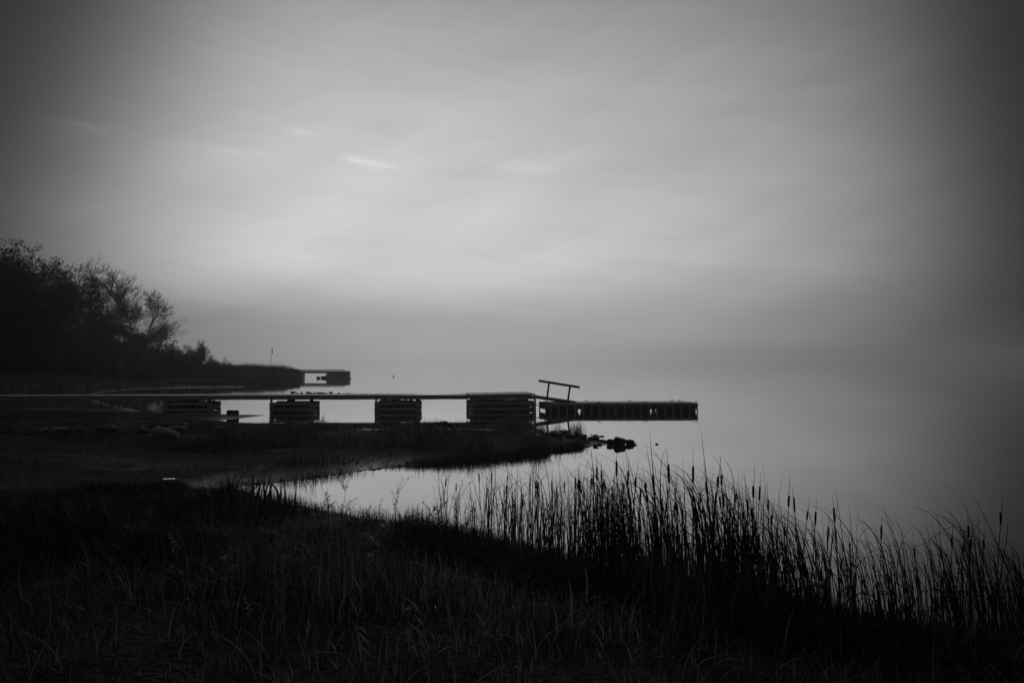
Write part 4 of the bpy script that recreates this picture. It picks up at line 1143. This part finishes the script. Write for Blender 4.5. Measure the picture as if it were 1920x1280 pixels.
put_tree('bare_tree', *b3, 26, 96, 442, 'thin leafless tree rising behind the two tall dark broadleafs', 'bare trees of the left wood', 10, 1.0)
put_tree('bare_tree', *b3, 128, 128, 504, 'pale misty leafless tree far behind, between domed tree and conifer', 'bare trees of the left wood', 10, 2.2, 1.2)
put_tree('conifer_tree', *CON[2], 178, 118, 520, 'broad dark conifer below the big rounded bare crown', 'conifers of the left wood', 10, .5, 1.25)
put_tree('bare_tree', *b1, 178, 116, 470, 'tall leafless tree with a rounded fan of twigs above the conifer', 'bare trees of the left wood', 10, .4)
put_tree('bare_tree', *b4, 146, 120, 506, 'leaning bare tree with long slanting limbs left of the fan crown', 'bare trees of the left wood', 10, 3.0, .9)
put_tree('bare_tree', *b2, 238, 120, 498, 'slim leafless tree with an upright forked crown in mid slope', 'bare trees of the left wood', 10, 2.0)
put_tree('bare_tree', *b3, 254, 124, 545, 'bushy leafless tree crowding right of the upright forked one', 'bare trees of the left wood', 10, .0, 1.1)
put_tree('bare_tree', *b4, 262, 118, 538, 'leafless tree leaning out over the slope, rightmost of the bare ones', 'bare trees of the left wood', 10, .0, 1.0)
put_tree('broadleaf_tree', *b5, 300, 118, 588, 'thin leaved misty tree at the foot of the slope, last before the shrubs', 'trees of the left wood', 10, .4, 1.15)
put_tree('broadleaf_tree', *b5, 220, 116, 546, 'small round leafy tree between the conifer and the forked bare tree', 'trees of the left wood', 10, 2.4, .8)
put_tree('birch_tree', mesh('trunk', *(lambda q: (q.tube([(0, 0, -.3), (.15, 0, 3), (.5, 0, 6.5), (1.0, 0, 10)], [.09, .08, .06, .02], 6), (q.v, q.f))[1])(MB())), b3[1], 172, 101, 606, 'slender pale trunked birch in front of the dark slope', 'birch', 10, 0.0, .55)
for o in bpy.data.objects:
    if o.name.startswith('trunk') and o.parent and o.parent.name.startswith('birch_tree'): o.data.materials.append(M['birch'])
# shaded wood filling the slope
fillers = [(10, 492, 88, 'under the tall left edge tree'), (34, 505, 90, 'between the edge tree and the domed tree'), (-25, 445, 84, 'cut off by the left edge of the picture'), (92, 518, 92, 'on the right shoulder of the domed tree'), (112, 548, 96, 'stepping down right of the domed tree'),
           (60, 530, 88, 'straight below the domed tree'), (20, 540, 84, 'halfway down the left edge'), (130, 592, 98, 'in the dip below the pale misty tree'), (150, 602, 100, 'on the lower left of the broad conifer'), (88, 560, 90, 'well below the right side of the domed tree'),
           (45, 585, 84, 'low in the black left part of the wood'), (185, 590, 104, 'low in front of the broad conifer'), (205, 600, 108, 'low right of the broad conifer'), (228, 585, 112, 'below the upright forked bare tree'), (250, 612, 112, 'below the bushy bare tree'),
           (202, 574, 112, 'just right of the broad conifer top'), (176, 566, 110, 'pressed against the front of the broad conifer'), (120, 610, 92, 'above the dark bank left of the birch'), (70, 620, 86, 'in the black foot of the wood'), (20, 620, 82, 'in the lowest left corner of the wood'), (165, 630, 98, 'beside the pale birch trunk'), (268, 615, 114, 'below the leaning bare tree'),
           (215, 640, 104, 'on the lower slope right of the birch'), (250, 648, 106, 'on the lower slope under the bushy bare tree'), (290, 656, 110, 'under the thin leaved misty tree'), (100, 650, 88, 'on the bank foot left of the birch'), (140, 655, 94, 'at the foot of the pale birch'),
           (275, 655, 104, 'at the right foot of the slope'), (190, 655, 98, 'at the bank foot right of the birch'), (40, 655, 82, 'by the dark bank at far left'), (304, 672, 106, 'nearest to the shrubs on the reed bank'), (-40, 520, 84, 'behind the left edge, half way up'), (-30, 600, 82, 'behind the left edge, low down'), (228, 592, 118, 'between the forked bare tree and its bushy neighbour')]
for kk, (px, ty, D, where) in enumerate(fillers):
    kind = r_.random(); rz = r_.uniform(0, 6.3); wd = r_.uniform(.8, 1.12)
    if kind < .3: put_tree('conifer_tree', *CON[kk % 3], px, D, ty, 'dark conifer ' + where, 'conifers inside the shaded wood', 10, rz, wd)
    else: put_tree('broadleaf_tree', *(LEAFY_D + LEAFY)[kk % 7], px, D, ty, 'dark leafy tree ' + where, 'leafy trees inside the shaded wood', 10, rz, wd)
put_tree('broadleaf_tree', *LEAFY[0], 290, 113, 604, 'ragged leafy tree leaning out just above the dark bushes', 'trees of the left wood', 10, 1.0, .9)
x = rng.uniform(-75, -40, 26000); y = rng.uniform(88, 128, 26000); d = sdf(x, y)
k = (d > 1.0) & (x > -.70 * y) & (x < -.44 * y); x, y, d = x[k], y[k], d[k]; N = len(x)
blade_field('undergrowth', x, y, height(x, y, d), rng.uniform(.6, 2.4, N) * (.5 + fbm(x * .3, y * .3, 5)), rng.uniform(.10, .25, N), np.abs(rng.normal(.5, .35, N)), M['needles'], shade_of(N, .0), 'dark undergrowth filling the foot of the wooded slope')
# shrubs on the reed bank
sh1 = make_leafy(201, 3.0, spread=.55, per=30, rad=.12, size=.05, depth=3, n0=9, trunk=.2, blen=.36)
sh2 = make_leafy(202, 3.0, spread=.7, per=28, rad=.14, size=.055, depth=3, n0=10, trunk=.2, blen=.36)
sh3 = make_leafy(203, 3.0, spread=.6, per=8, rad=.14, size=.05, depth=3, n0=5, trunk=.3, blen=.36)
SG = 'shrubs on the far reed bank'
for args in (('shrub', *sh2, 325, 97, 633, 'ragged tall shrub with a forked top at the foot of the wood', SG, 3, .2, .9), ('shrub', *sh2, 344, 98, 645, 'broad open shrub left of the pointed dark one', SG, 3, 1.9, 1.1),
             ('shrub', *sh1, 375, 97, 635, 'dense dark pointed shrub in the middle of the far reed bank', SG, 3, .7, .72), ('shrub', *sh1, 366, 98, 658, 'low dark shrub leaning against the pointed one', SG, 3, 2.7, .9), ('shrub', *sh2, 398, 98, 665, 'small rounded shrub right of the pointed dark one', SG, 3, 3.9, 1.1),
             ('shrub', *sh3, 412, 98, 668, 'sparse little shrub between the small round one and the last', SG, 3, 0.4, 1.1), ('shrub', *sh3, 425, 97, 666, 'thin shrub with a dark tuft on top, last along the reeds', SG, 3, 1.4, .9),
             ('shrub', *sh2, 540, 100, 686, 'tiny low bush at the shore end of the far dock', SG, 3, 2.2, 1.6), ('shrub', *sh1, 401, 68.5, 714, 'dark round bush on the marsh point behind the pier', None, 3, 2.0, 1.5), ('shrub', *sh1, 296, 100, 676, 'dark bush sunk deepest into the foot of the wood', SG, 3, 2.0, 1.8)):
    put_tree(*args, cat='shrub')
